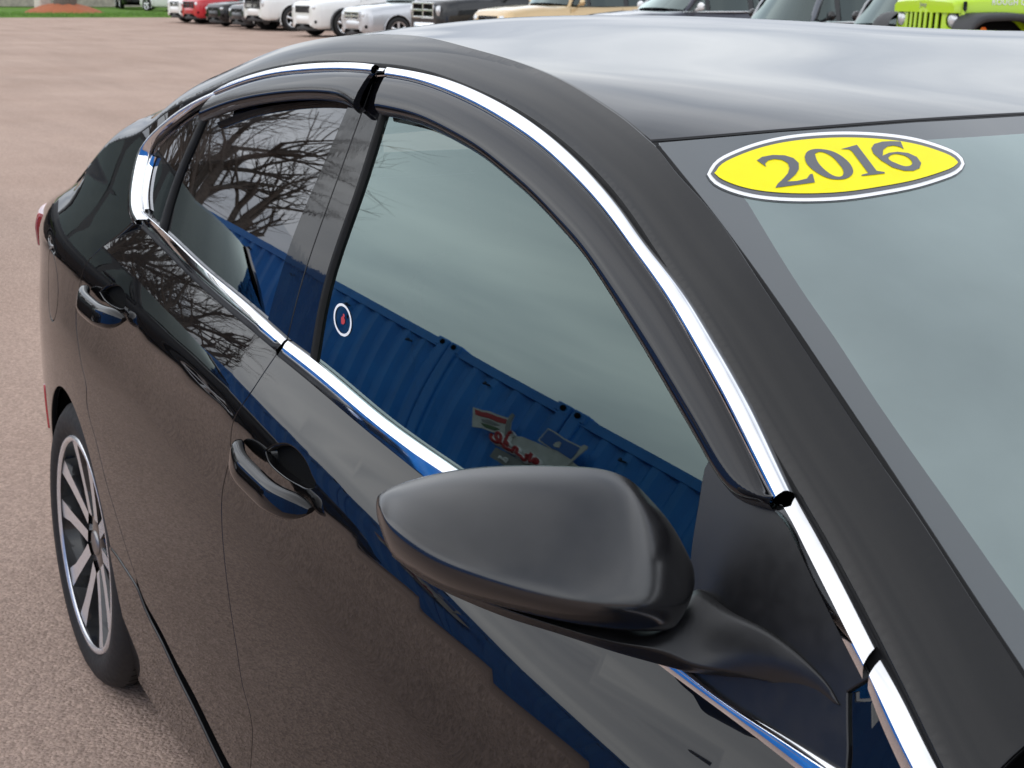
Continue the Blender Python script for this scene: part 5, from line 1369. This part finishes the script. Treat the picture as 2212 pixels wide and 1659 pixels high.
ROW = [
 ('white_crossover', 'white crossover at the far end of the row beside a red crossover', 'suv', 356, dict(SUVB, pk='white', body=(.80, .80, .78), chrome_grille=True)),
 ('red_crossover', 'bright red crossover parked between a white crossover and a black sedan', 'suv', 386, dict(SUVB, pk='red', body=(.50, .012, .022), grille='cross')),
 ('black_hatchback', 'black low-nosed hatchback parked beside the red crossover', 'car', 438, dict(SED, pk='far black', body=(.012, .012, .014), lamp='slim', H=1.5, hood_f=.84)),
 ('charcoal_sedan', 'charcoal grey sedan squeezed beside the white pickup', 'car', 487, dict(SED, pk='charcoal', body=(.035, .038, .045), metal=.4, hood_f=.84)),
 ('white_pickup', 'white pickup truck with body-coloured bumper and split crossbar grille', 'pickup', 519, dict(PICK, pk='white', body=(.80, .80, .78), grille='cross', style=5, gm='white')),
 ('white_jeep', 'white sport utility vehicle with slotted black grille and black lower bumper', 'suv', 623, dict(SUVB, L=5.2, W=1.98, R=.39, hood_f=1.06, hood_r=1.18, belt=1.14, H=1.81, wb=3.09, pk='white', body=(.80, .80, .78), grille='slots', lamp='slim', cladding=True)),
 ('silver_crossover', 'silver crossover with clear wide headlamps and crosshair chrome grille', 'suv', 729, dict(SUVB, pk='silver', body=(.58, .59, .61), metal=.6, grille='cross', chrome_grille=True)),
 ('grey_pickup', 'dark grey heavy pickup truck with big chrome crosshair grille and chrome bumper', 'pickup', 876, dict(PICK, pk='dark grey', body=(.03, .031, .033), metal=.3, grille='cross', chrome_grille=True, chrome_bumper=True, hood_f=1.24, hood_r=1.34)),
 ('gold_suv', 'pale gold sport utility vehicle with a broad flat bonnet beside the chrome-grilled pickup', 'suv', 1010, dict(SUVB, pk='gold', body=(.62, .45, .24), metal=.35, W=1.9, L=4.9, hood_f=1.10, hood_r=1.20, belt=1.15, H=1.76)),
 ('navy_hatchback', 'dark navy small hatchback with white mirror caps and a bright belt strip', 'car', 1222, dict(SED, L=4.2, W=1.8, H=1.66, pk='navy', body=(.03, .032, .05), metal=.3, hood_f=1.08, hood_r=1.19, belt=1.15, stripe=True, mirror='sticker_white', wb=2.5, roof_r=-2.3, R=.35, clear=.24)),
 ('slate_crossover', 'slate grey crossover with bright window trim and black mirrors beside the navy hatchback', 'suv', 1440, dict(SUVB, pk='slate', body=(.10, .11, .13), metal=.4, hood_f=.98, hood_r=1.08, belt=1.08, H=1.66, stripe=True, mirror='gloss_black')),
 ('graphite_crossover', 'graphite crossover with a wide raked windshield next to the lime green off-roader', 'suv', 1640, dict(SUVB, pk='graphite', body=(.055, .055, .065), metal=.3, hood_f=.98, hood_r=1.10, belt=1.10, H=1.7, mirror='gloss_black')),
]
for nm_, lab, cat_, u_, sp_ in ROW:
    sp_ = dict(sp_); sp_.pop('gm', None)
    hw_ = sp_['W'] / 2 * .95
    c_, hv_, h_ = nose_x(u_, hw_); c_ = c_ - hv_ * sp_.get('fo', .92)
    build_vehicle(nm_, lab, cat_, sp_, (c_[0], c_[1], 0), h_, ROWG)

# ---- lime off-roader, built on its own boxy frame
LIFT = .36       # raised suspension on big tyres
def lime_jeep(loc, rz):
    lm = car_paint('lime', (.46, .70, .012)); t = thing('lime_jeep', 'lime green boxy off-roader with seven-slot grille, round headlamps and black fender flares', 'suv', loc, rz, ROWG)
    W = .80
    b = MB()   # hood: tapered slab, rounded
    rows = []
    for x, w, z0, z1 in ((.40, .56, .98, 1.105), (.36, .585, .98, 1.13), (.1, .62, .98, 1.155), (-.4, .68, .98, 1.18), (-.95, .74, .98, 1.205)):
        rows.append([(x, q[0] * w, q[1]) for q in [(-1, z0), (-1, z1 - .05), (-.93, z1 - .015), (-.6, z1), (0, z1 + .008), (.6, z1), (.93, z1 - .015), (1, z1 - .05), (1, z0)]])
    b.grid(np.array(rows)); b.add([rows[0][k] for k in range(9)], [tuple(range(9))], 0, smooth=False); b.build('hood', lm, t, recalc=True)
    # grille face with seven slots and two round lamps
    b = MB()
    face = [(-.60, .62), (.60, .62), (.63, .86), (.62, 1.03), (.56, 1.10), (0, 1.125), (-.56, 1.10), (-.62, 1.03), (-.63, .86)]
    S_face = lambda y, z: np.stack([.425 - .10 * (y / .63) ** 2 - .03 * ((z - .62) / .5), y, z], -1)
    slots = []
    for k in range(7):
        c = (k - 3) * .098; slots.append([(c + .030 * math.cos(a) , (.84 + (.135 if math.sin(a) > 0 else -.135)) + .030 * math.sin(a)) for a in np.linspace(0, 2 * math.pi, 17)[:-1]])
    holes = slots + [[(sg * .475 + .095 * math.cos(a), .90 + .095 * math.sin(a)) for a in np.linspace(0, 2 * math.pi, 25)[:-1]] for sg in (-1, 1)]
    panel(b, S_face, face, (1, 0, 0), h=.05, bstep=.02, holes=holes, depth=.012, edge=.003)
    gr_ = b.build('grille_face', lm, t)
    b = MB(); b.box((.33, 0, .85), (.02, 1.1, .45)); b.build('grille_backing', M['void'], t)
    for sg in (-1, 1):
        b = MB(); b.lathe([(0, .44), (.05, .434), (.08, .415), (.092, .39), (.094, .36)], 28, 0, axis='x', centre=(-.06, sg * .475, .90)); hl = b.build('headlamp', M['head_clear'], t)
        b = MB(); b.lathe([(.094, .385), (.103, .372), (.103, .35)], 28, 0, axis='x', centre=(-.04, sg * .475, .90)); b.build('bezel', M['grey_trim'], hl)
        # fender flare: broad black shelf over the wheel
        b = MB(); rows = []
        prof = [(.46, .74), (.43, .86), (.34, .945), (.10, .985), (-.30, .985), (-.50, .93), (-.62, .80), (-.66, .60)]
        pp_ = spline(np.array(prof), n=26)
        for x, z in pp_:
            rows.append([(x, sg * .60, z + .005), (x, sg * .80, z), (x, sg * .925, z - .012), (x, sg * .945, z - .03), (x - (x + .08) * .06, sg * .935, z - .085), (x - (x + .08) * .09, sg * .80, z - .09)])
        b.grid(np.array(rows)); fl = b.build('fender_flare', M['grey_trim'], t, recalc=True)
        b = MB(); b.lathe([(0, .0), (.03, .003), (.038, .012), (.038, .03)], 18, 0, axis='y', centre=(.30, 0, .80))
        mk = b.build('side_marker', M['amber'], fl); mk.location = (0, sg * .952, 0); mk.scale = (1, -sg * -1, 1)
        # hood latch
        b = MB(); b.box((.30, sg * .625, 1.06), (.05, .03, .10), bev=.01); b.tube([(.30, sg * .63, 1.0), (.30, sg * .635, 1.11)], .012, 6); b.build('hood_latch', M['gloss_black'], t)
        for xa in (0, -2.42):
            _fw = far_wheel(t, xa - .08, .92, .45, .52, sg, 5, True); _fw.location.z = .45 - LIFT
            a = MB(); n = 20; a.add([(xa - .08 + .52 * math.cos(q), sg * .70, .43 + .52 * math.sin(q)) for q in np.linspace(-.5, math.pi + .5, n)], [tuple(range(n))], 0, smooth=False); a.build('wheel_arch', M['void'], t)
        b = MB(); b.box((-1.62, sg * .79, .86), (1.42, .05, .62), bev=.02); d = b.build('door', lm, t)
        b = MB(); b.box((-2.05, sg * .822, 1.02), (.14, .02, .035), bev=.008); b.build('handle', M['grey_trim'], d)
        b = MB(); b.box((-.99, sg * .818, .98), (.05, .012, .06), bev=.004); b.box((-.99, sg * .818, .72), (.05, .012, .06), bev=.004); b.build('hinge', M['gloss_black'], d)
        b = MB(); quad_panel(b, [(-.98, sg * .77, 1.19), (-2.28, sg * .77, 1.19), (-2.28, sg * .70, 1.68), (-1.22, sg * .70, 1.68)], 0, 3, 3); b.build('side_window', M['far_glass'], t)
        b = MB(); b.box((-1.10, sg * .93, 1.27), (.08, .20, .15), bev=.03); b.tube([(-1.1, sg * .78, 1.2), (-1.1, sg * .9, 1.24)], .02, 6); b.build('door_mirror', M['grey_trim'], t)
        b = MB(); b.tube([(-.95, sg * .73, 1.2), (-1.22, sg * .67, 1.70)], .035, 8); b.build('windshield_pillar', lm, t); b = MB(); b.tube([(-2.32, sg * .75, 1.18), (-2.32, sg * .68, 1.70)], .04, 8); b.build('door_pillar', lm, t)
    b = MB(); b.box((-.55, 0, .80), (.85, 1.36, .40), bev=.03); b.box((-1.75, 0, .82), (1.7, 1.5, .66), bev=.03); b.box((-2.9, 0, .90), (.8, 1.5, .7), bev=.04); b.build('tub', lm, t)
    b = MB(); quad_panel(b, [(-.95, -.70, 1.21), (-.95, .70, 1.21), (-1.21, .64, 1.68), (-1.21, -.64, 1.68)], 0, 5, 4, .03); b.build('windshield', M['far_glass'], t)
    b = MB(); b.box((-2.2, 0, 1.74), (2.0, 1.40, .09), bev=.035); b.box((-3.0, 0, 1.45), (.5, 1.40, .55), bev=.04); b.build('hard_top', M['grey_trim'], t)
    b = MB(); b.box((.55, 0, .60), (.16, 1.45, .20), bev=.04); b.build('front_bumper', M['grey_trim'], t)
    b = MB(); b.box((-1.3, 0, .48), (3.3, .9, .16)); b.build('chassis', M['void'], t)
    # lettering along the hood side
    for sg in (-1, 1):
        cu = bpy.data.curves.new('t', 'FONT'); cu.body = 'ROUGH COUNTRY'; cu.size = .088; cu.space_character = 1.12; cu.extrude = .001; cu.offset = .0015
        to = bpy.data.objects.new('t', cu); COL.objects.link(to); dg_ = bpy.context.evaluated_depsgraph_get()
        me = bpy.data.meshes.new_from_object(to.evaluated_get(dg_)); bpy.data.objects.remove(to)
        me.materials.clear(); me.materials.append(M['sticker_white'])
        # lay it upright on the hood side, reading from the outside
        ang = math.atan2(.06, .5) * .0
        mtx = Matrix(((sg * -1.0, 0, 0, -.88 if sg < 0 else -.1), (0, 0, sg * 1.0, sg * .0), (0, 1, 0, 1.075), (0, 0, 0, 1)))
        if sg > 0: mtx = Matrix(((-1, 0, 0, -.05), (0, 0, 1, 0), (0, 1, 0, 1.075), (0, 0, 0, 1)))
        else: mtx = Matrix(((1, 0, 0, -.90), (0, 0, -1, 0), (0, 1, 0, 1.075), (0, 0, 0, 1)))
        me.transform(mtx)
        for v in me.vertices: v.co.y += sg * (np.interp(v.co.x, [-.95, -.4, .1, .36], [.74, .68, .62, .585]) + .004)
        lo_ = bpy.data.objects.new('hood_lettering', me); link(lo_, t)
    cu = bpy.data.curves.new('t', 'FONT'); cu.body = 'Jeep'; cu.size = .075; cu.extrude = .002
    to = bpy.data.objects.new('t', cu); COL.objects.link(to); dg_ = bpy.context.evaluated_depsgraph_get()
    me = bpy.data.meshes.new_from_object(to.evaluated_get(dg_)); bpy.data.objects.remove(to); me.materials.clear(); me.materials.append(M['dull_chrome'])
    me.transform(Matrix(((0, 0, 1, .404), (1, 0, 0, -.07), (0, 1, 0, 1.045), (0, 0, 0, 1)))); link(bpy.data.objects.new('badge', me), t)
    return t
_c, _hv, _h = nose_x(1912, .62); _c = _c - _hv * .42; lime_jeep((_c[0], _c[1], LIFT), _h)
# ================================================================== grass verge, posts, tree and far cars
def grass_mat():
    m, t, out = mat('lawn'); tc = N(t, 'ShaderNodeTexCoord')
    n1 = N(t, 'ShaderNodeTexNoise', {'Vector': tc.outputs['Object'], 'Scale': 1.2, 'Detail': 6.})
    n2 = N(t, 'ShaderNodeTexNoise', {'Vector': tc.outputs['Object'], 'Scale': 14., 'Detail': 6.})
    r = N(t, 'ShaderNodeValToRGB', {'Fac': n1.outputs['Fac']}); e = r.color_ramp.elements
    e[0].position = .3; e[0].color = (.075, .16, .022, 1); e[1].position = .7; e[1].color = (.135, .25, .04, 1)
    bp = N(t, 'ShaderNodeBump', {'Height': n2.outputs['Fac'], 'Strength': .8, 'Distance': .05})
    p = N(t, 'ShaderNodeBsdfPrincipled', {'Base Color': r.outputs[0], 'Roughness': .9, 'Specular IOR Level': .1, 'Normal': bp.outputs[0]})
    t.links.new(p.outputs[0], out.inputs[0]); return m
M['grass'] = grass_mat()
M['blade'] = pbr('grass blade', (.12, .24, .035), rough=.8, noise=.4, nscale=3)
M['bark'] = pbr('grey bark', (.14, .115, .095), rough=.9, noise=.35, nscale=12, bump=.8, bscale=18, bdist=.03)
M['mulch'] = pbr('red mulch', (.42, .13, .055), rough=.95, noise=.35, nscale=25, bump=.8, bscale=40, bdist=.03)
M['post_wood'] = pbr('weathered white post', (.62, .58, .52), rough=.8, noise=.2, nscale=12)
M['stone'] = pbr('pale stone', (.42, .37, .32), rough=.9, noise=.25, nscale=6)
GX = -68.6
gb = [(GX, -60), (GX, 90), (-250, 160), (-250, -120)]
mb = MB(); mb.add([(GX, -60, .004), (GX, 90, .004), (GX - .25, 90, .06), (GX - .25, -60, .06), (-300, 90, .25), (-300, -60, .25)], [(0, 1, 2, 3), (3, 2, 4, 5)], smooth=False)
tag(mb.build('lawn', M['grass']), kind='structure')
# blades along the near edge of the lawn
mb = MB(); rg = random.Random(3)
for k in range(9000):
    x = GX - .1 - abs(rg.gauss(0, 4.0)); y = rg.uniform(4, 30); h = rg.uniform(.05, .14); a = rg.uniform(0, 6.28); w = .02
    mb.add([(x + w * math.cos(a), y + w * math.sin(a), .03), (x - w * math.cos(a), y - w * math.sin(a), .03), (x + rg.uniform(-.04, .04), y + rg.uniform(-.04, .04), .06 + h)], [(0, 1, 2)], smooth=False)
tag(mb.build('grass_blades', M['blade']), 'short bright green grass along the far edge of the lot', 'grass', kind='stuff')

def tree_mesh(h, seed, r0, levels=5, spread=.55, trunk=.28, up=.35, dens=1.0, lean=(0, 0)):
    rg = random.Random(seed); mb_t, mb_b = MB(), MB()
    def grow(p, d, L, r, lv, mbx):
        n = 5 if lv < 2 else (4 if lv < 4 else 3); pts = [p]; rad = [r]; q = p.copy(); dd = d.copy()
        for i in range(n):
            dd = dd + np.array([rg.gauss(0, .13), rg.gauss(0, .13), rg.gauss(0, .09) + .04 * up * lv]); dd /= np.linalg.norm(dd)
            q = q + dd * L / n; pts.append(q.copy()); rad.append(r * (1 - (.45 if lv < levels else .8) * (i + 1) / n))
        mbx.tube(pts, rad, 7 if lv < 2 else (5 if lv < 4 else 3), cap=False)
        if lv >= levels: return
        k = {0: 5, 1: 5, 2: 5, 3: 4, 4: 4}.get(lv, 3); k = max(2, int(k * dens + rg.random()))
        for j in range(k):
            i = max(1, min(n, int(round(n * (.35 + .65 * (j + rg.random()) / k))))) if lv else max(2, n - 2 + j % 3)
            i = min(i, n); base = pts[i]; ax = rg.uniform(0, 2 * math.pi); sp_ = spread * rg.uniform(.7, 1.3)
            t = pts[i] - pts[i - 1]; t /= np.linalg.norm(t); s = np.cross(t, [math.cos(ax), math.sin(ax), .3]); s /= np.linalg.norm(s) + 1e-9
            nd = t * math.cos(sp_) + s * math.sin(sp_) + np.array([0, 0, up * .4]); nd /= np.linalg.norm(nd)
            grow(base, nd, L * rg.uniform(.58, .82), max(.006, rad[i] * rg.uniform(.5, .75)), lv + 1, mb_b)
        if lv == 0:
            grow(pts[-1], dd, L * .9, rad[-1] * .9, 1, mb_b)
    d0 = np.array([lean[0], lean[1], 1.]); d0 /= np.linalg.norm(d0)
    grow(np.array([0, 0, -.1]), d0, h * trunk, r0, 0, mb_t)
    return mb_t, mb_b
def bare_tree(name, label, loc, h, seed, r0, group=None, **k):
    t = thing(name, label, 'tree', loc, 0, group); a, b = tree_mesh(h, seed, r0, **k)
    a.build('trunk', M['bark'], t); b.build('crown', M['bark'], t); return t
def on_ground(u, v):
    d = ray(u, v); return CAM + d * (-CAM[2] / d[2])
p = on_ground(137, 30); p[0] -= .0
bare_tree('shade_tree', 'thick grey tree trunk rising from a mound of red mulch on the lawn', (p[0], p[1], .05), 14, 21, .62, levels=4, trunk=.30)
mb = MB(); rows = []
for r, z in ((2.0, .0), (1.7, .16), (1.2, .34), (.7, .46), (.3, .5)):
    rows.append([(p[0] + r * math.cos(a) * (1 + .08 * math.sin(3 * a)), p[1] + r * math.sin(a) * (1 + .06 * math.cos(5 * a)), z + .03 * math.sin(7 * a)) for a in np.linspace(0, 2 * math.pi, 28, endpoint=False)])
mb.grid(np.array(rows), closed_v=True); tag(mb.build('mulch_mound', M['mulch'], recalc=True), 'low mound of red mulch around the thick tree trunk', 'mulch')
p = on_ground(93, 29)
t_ = thing('lawn_post', 'short square weathered white post standing in the lawn', 'post', (p[0], p[1], .03), .3)
mb = MB(); mb.box((0, 0, .75), (.62, .62, 1.5), bev=.05); mb.build('shaft', M['post_wood'], t_)
mb = MB(); mb.box((0, 0, 1.53), (.74, .74, .08), bev=.02); mb.build('cap', M['post_wood'], t_)
# low stone wall far back on the lawn
wl_ = thing('stone_wall', 'low pale stone wall behind the lawn and the tree', 'wall', (-92, 12, .1), 0)
mb = MB(); mb.box((0, 0, .55), (.5, 46, 1.1), bev=.03); mb.build('wall_core', M['stone'], wl_)
mb = MB(); mb.box((.0, 0, 1.15), (.7, 46.2, .12), bev=.02); mb.build('coping', M['stone'], wl_)
# two vehicles beyond the end of the row
def at_px(u, v): q = on_ground(u, v); return float(q[0]), float(q[1])
x_, y_ = at_px(262, 22); build_vehicle('black_wagon', 'black station wagon parked at the back of the lawn beyond the row', 'car', dict(SUVB, pk='far black', body=(.012, .012, .014), H=1.65), (x_ - 1.2, y_ + 1.0, .1), math.radians(170), 'cars beyond the row')
x_, y_ = at_px(345, 27); build_vehicle('white_wagon', 'white sport wagon parked behind the row at the lawn edge', 'car', dict(SUVB, pk='white', body=(.80, .80, .78), H=1.65), (x_ - 1.0, y_ + .4, .05), math.radians(-160), 'cars beyond the row')
# ================================================================== what the black car mirrors: containers, a dark suv, bare trees
def cont_mat():
    m, t, out = mat('blue container paint'); tc = N(t, 'ShaderNodeTexCoord')
    n1 = N(t, 'ShaderNodeTexNoise', {'Vector': tc.outputs['Object'], 'Scale': 1.3, 'Detail': 7., 'Roughness': .65})
    mp = N(t, 'ShaderNodeMapping', {'Vector': tc.outputs['Object'], 'Scale': (6, 6, .5)})
    n2 = N(t, 'ShaderNodeTexNoise', {'Vector': mp.outputs[0], 'Scale': 2., 'Detail': 6.})
    r = N(t, 'ShaderNodeValToRGB', {'Fac': n1.outputs['Fac']}); e = r.color_ramp.elements
    e[0].position = .3; e[0].color = (.016, .18, .60, 1); e[1].position = .75; e[1].color = (.035, .28, .80, 1)
    f = N(t, 'ShaderNodeMapRange', {'Value': n2.outputs['Fac'], 'From Min': .55, 'From Max': .8, 'To Min': 0., 'To Max': .35})
    mx = N(t, 'ShaderNodeMix', {'Factor': f.outputs['Result'], 'A': r.outputs[0], 'B': (.05, .13, .28, 1)}, data_type='RGBA')
    for s_ in mx.inputs:
        pass
    t.links.new(r.outputs[0], mx.inputs[6]); mx.inputs[7].default_value = (.05, .13, .28, 1)
    p = N(t, 'ShaderNodeBsdfPrincipled', {'Base Color': mx.outputs[2], 'Roughness': .42, 'Specular IOR Level': .4})
    t.links.new(p.outputs[0], out.inputs[0]); return m
M['container'] = cont_mat()
M['steel_dark'] = pbr('dark steel fitting', (.02, .03, .05), rough=.5, noise=.3, nscale=10)
def container(x0, x1, yf, label, h=2.59, depth=2.44, pitch=.278):
    L = x1 - x0; t = thing('shipping_container', label, 'container', ((x0 + x1) / 2, yf - depth / 2, 0), 0, 'blue containers in a line')
    hx, hy = L / 2, depth / 2
    def corr(p0, p1, nrm, nm):
        p0, p1, nrm = map(np.array, (p0, p1, nrm)); Ln = np.linalg.norm(p1 - p0); d = (p1 - p0) / Ln; n = int(Ln / pitch); a = []
        for k in range(n):
            s = k * Ln / n; q = Ln / n
            for f, o in ((0, 0), (.26, 0), (.5, -.045), (.76, -.045), (1 - 1e-3, 0)): a.append(p0 + d * (s + f * q) + nrm * o)
        a.append(p1); lo = np.array(a); b = MB()
        b.grid(np.stack([lo + np.array([0, 0, .16]), lo + np.array([0, 0, h - .12])]), smooth=False)
        return b.build(nm, M['container'], t)
    corr((-hx + .12, hy - .02, 0), (hx - .12, hy - .02, 0), (0, 1, 0), 'side_wall'); corr((hx - .12, -hy + .02, 0), (-hx + .12, -hy + .02, 0), (0, -1, 0), 'side_wall')
    corr((-hx + .02, -hy + .12, 0), (-hx + .02, hy - .12, 0), (-1, 0, 0), 'end_wall'); corr((hx - .02, hy - .12, 0), (hx - .02, -hy + .12, 0), (1, 0, 0), 'end_wall')
    b = MB()
    for sx in (-1, 1):
        for sy in (-1, 1): b.box((sx * (hx - .07), sy * (hy - .07), h / 2), (.14, .14, h - .02), bev=.01)
    for sy in (-1, 1):
        b.box((0, sy * (hy - .04), h - .07), (L - .26, .06, .12)); b.box((0, sy * (hy - .045), .09), (L - .002, .085, .18))
    for sx in (-1, 1):
        b.box((sx * (hx - .04), 0, h - .07), (.06, depth - .26, .12)); b.box((sx * (hx - .04), 0, .10), (.07, depth - .26, .16))
    b.build('frame', M['container'], t)
    b = MB(); b.box((0, 0, h - .03), (L - .1, depth - .1, .03)); b.build('roof', M['container'], t)
    for sx in (-1, 1):
        for sy in (-1, 1):
            for z in (.075, h - .045):
                b = MB(); b.box((sx * (hx - .095), sy * (hy - .085), z), (.185, .165 if z < 1 else .175, .13), bev=.012); c = b.build('corner_casting', M['container'], t)
                b = MB(); b.lathe([(0, 0), (.038, 0)], 14, 0, axis='y', centre=(sx * (hx - .085), sy * (hy - .08 + .0885), z)); b.build('casting_hole', M['void'], c)
    b = MB()
    for k in range(max(2, int(L / 1.2))):
        x = -hx + .7 + k * 1.2
        if x < hx - .4: b.tube([(x, hy - .005, h - .24), (x + .03, hy + .03, h - .28), (x + .07, hy - .005, h - .25)], .012, 5)
    b.build('lashing_ring', M['steel_dark'], t)
    return t
CY = -6.3
container(-12.80, -6.74, CY, 'blue corrugated container at the end of the line nearest the bare trees')
container(-6.72, -4.96, CY, 'short blue container box between two longer containers')
container(-4.94, 1.12, CY, 'blue corrugated container carrying one end of the painted banner')
container(1.14, 7.20, CY, 'blue corrugated container in line beyond the painted one')
container(7.22, 13.28, CY, 'blue corrugated container closing the line away from the trees')

# painted banner: pale state outline, red script, two flags
M['banner_pale'] = pbr('pale banner print', (.55, .56, .54), rough=.5, noise=.15, nscale=9)
M['banner_grey'] = pbr('grey banner print', (.22, .23, .23), rough=.5)
M['banner_red'] = pbr('red banner print', (.42, .02, .03), rough=.5)
M['banner_blue'] = pbr('blue banner print', (.02, .12, .42), rough=.5)
M['banner_green'] = pbr('green banner print', (.06, .12, .05), rough=.5)
ban = thing('painted_banner', 'painted cut-out banner with red script and two waving flags on the blue containers', 'banner', (0, 0, 0))
BY = CY + .09
def plate_(nm, pts, lift, m, th=.006):
    b = MB(); n = len(pts); y0, y1 = BY + lift - th, BY + lift
    b.add([(x, y0, z) for x, z in pts] + [(x, y1, z) for x, z in pts], [tuple(range(n)), tuple(range(n, 2 * n))[::-1]] + [(i, (i + 1) % n, (i + 1) % n + n, i + n) for i in range(n)], 0, smooth=False)
    return b.build(nm, m, ban, recalc=True)
def mirrored(u, v, Y):
    """where the line of sight, mirrored in the front window, meets the wall at y = Y"""
    p = hit(u, v, on(Wg)); n = surf_normals(S_of(Wg), np.array([[p[0], p[2]]]), SIDE)[0]
    d = ray(u, v); r = d - 2 * (d @ n) * n; q = p + r * ((Y - p[1]) / r[1]); return (float(q[0]), float(q[2]))
def bpx(pts): return [mirrored(983.1 + x / 6.545, 844.9 + y / 6.545, BY) for x, y in pts]
state = [(840, 640), (950, 645), (1130, 720), (1380, 830), (1650, 990), (1760, 1075), (1900, 1180), (1600, 1260), (1250, 1180), (900, 960), (700, 830), (560, 760), (510, 680), (560, 620), (640, 610), (700, 690)]
plate_('state_outline', bpx(state), .0, M['banner_pale'])
plate_('flag_field', bpx([(250, 225), (390, 268), (490, 285), (610, 335), (745, 380), (800, 330), (845, 345), (800, 440), (785, 590), (740, 690), (700, 620), (640, 615), (530, 580), (380, 520), (240, 500)]), .004, M['banner_pale'])
plate_('flag_stripe', bpx([(285, 260), (390, 300), (480, 318), (600, 365), (735, 410), (720, 470), (600, 440), (480, 385), (380, 360), (290, 330)]), .010, M['banner_red'])
plate_('flag_stripe', bpx([(360, 450), (480, 480), (600, 520), (640, 545), (560, 560), (430, 515)]), .010, M['banner_green'])
plate_('flag_stripe', bpx([(380, 400), (520, 420), (640, 490), (560, 490), (400, 440)]), .010, M['banner_grey'])
plate_('flag_edge', bpx([(1325, 528), (1440, 592), (1565, 680), (1815, 800), (1655, 1002), (1445, 868), (1380, 842), (1172, 702)]), .004, M['banner_pale'])
plate_('flag_field', bpx([(1330, 552), (1430, 610), (1560, 700), (1782, 812), (1648, 972), (1450, 845), (1380, 820), (1205, 697)]), .010, M['banner_blue'])
plate_('flag_emblem', bpx([(1440, 740), (1490, 725), (1525, 745), (1500, 790), (1490, 815), (1430, 800), (1400, 775)]), .015, M['banner_pale'])
plate_('flag_pole', bpx([(1800, 790), (1840, 768), (1885, 790), (1875, 825), (1700, 980), (1560, 1110), (1520, 1090), (1690, 960)]), .012, M['banner_pale'])
plate_('flag_pole', bpx([(800, 335), (825, 322), (848, 350), (800, 440), (778, 590), (745, 700), (715, 640), (725, 500), (760, 410)]), .013, M['banner_grey'])
plate_('name_block', bpx([(495, 925), (585, 800), (760, 890), (1000, 1010), (1200, 1120), (1050, 1200), (720, 1060)]), .006, M['banner_grey'])
def script(pts, r, m, nm, lift):
    q = np.array([(x, BY + lift, z) for x, z in bpx(spline(np.array(pts, float), n=len(pts) * 4))]); b = MB(); b.tube(q, r, 6); return b.build(nm, m, ban)
STROKES = [[(575, 640), (560, 690), (610, 750), (670, 765), (700, 710), (690, 650), (655, 625), (635, 660), (650, 720), (700, 775), (735, 800)],
           [(862, 620), (815, 640), (785, 700), (770, 770), (800, 810), (780, 760), (745, 770), (740, 815), (790, 860), (840, 880)],
           [(840, 880), (872, 900), (878, 855), (905, 835), (935, 860), (925, 910), (965, 950)],
           [(965, 950), (1000, 985), (1030, 1022), (1062, 1000), (1060, 950), (1100, 960), (1140, 925), (1115, 985), (1112, 1050)],
           [(1180, 1000), (1160, 1040), (1190, 1065), (1220, 1035), (1200, 1002), (1175, 1010)]]
for k_ in STROKES:
    script(k_, .030, M['sticker_white'], 'letter_edge', .02); script(k_, .020, M['banner_red'], 'script_letter', .036)
for k_ in ([(640, 968), (662, 935), (690, 985)], [(645, 958), (680, 965)], [(735, 1020), (765, 972), (735, 962), (710, 975), (720, 995), (755, 1000)], [(712, 1005), (735, 990)]):
    script(k_, .009, M['sticker_white'], 'block_letter', .016)

# dark suv standing between the car and the containers, bare trees behind
build_vehicle('black_suv', 'tall black sport utility vehicle parked beside the blue containers', 'suv', dict(SUVB, L=5.2, W=2.0, H=1.86, hood_f=1.08, hood_r=1.2, belt=1.15, pk='far black', body=(.012, .012, .014)), (-4.45, -3.80, 0), math.radians(-36), 'cars beside the containers')
for k, (x, y, h, r0, sd_, lab) in enumerate([(-27, -8.6, 20, .55, 5, 'tall bare tree with ascending limbs behind the end of the containers'), (-32, -7.4, 21, .50, 11, 'bare tree with a forked trunk standing behind the black sport utility vehicle'),
                                       (-25.5, -11.5, 18, .42, 17, 'bare spreading tree directly behind the longest container'), (-38, -11.5, 21, .48, 23, 'bare tall tree deeper in the grove behind the containers'), (-31, -14.0, 18, .38, 29, 'slim bare tree between the taller trees of the grove')]):
    bare_tree('bare_tree', lab, (x, y, 0), h, sd_, r0, 'bare trees behind the containers', levels=5, trunk=.22, spread=.42, up=.25, dens=.8)
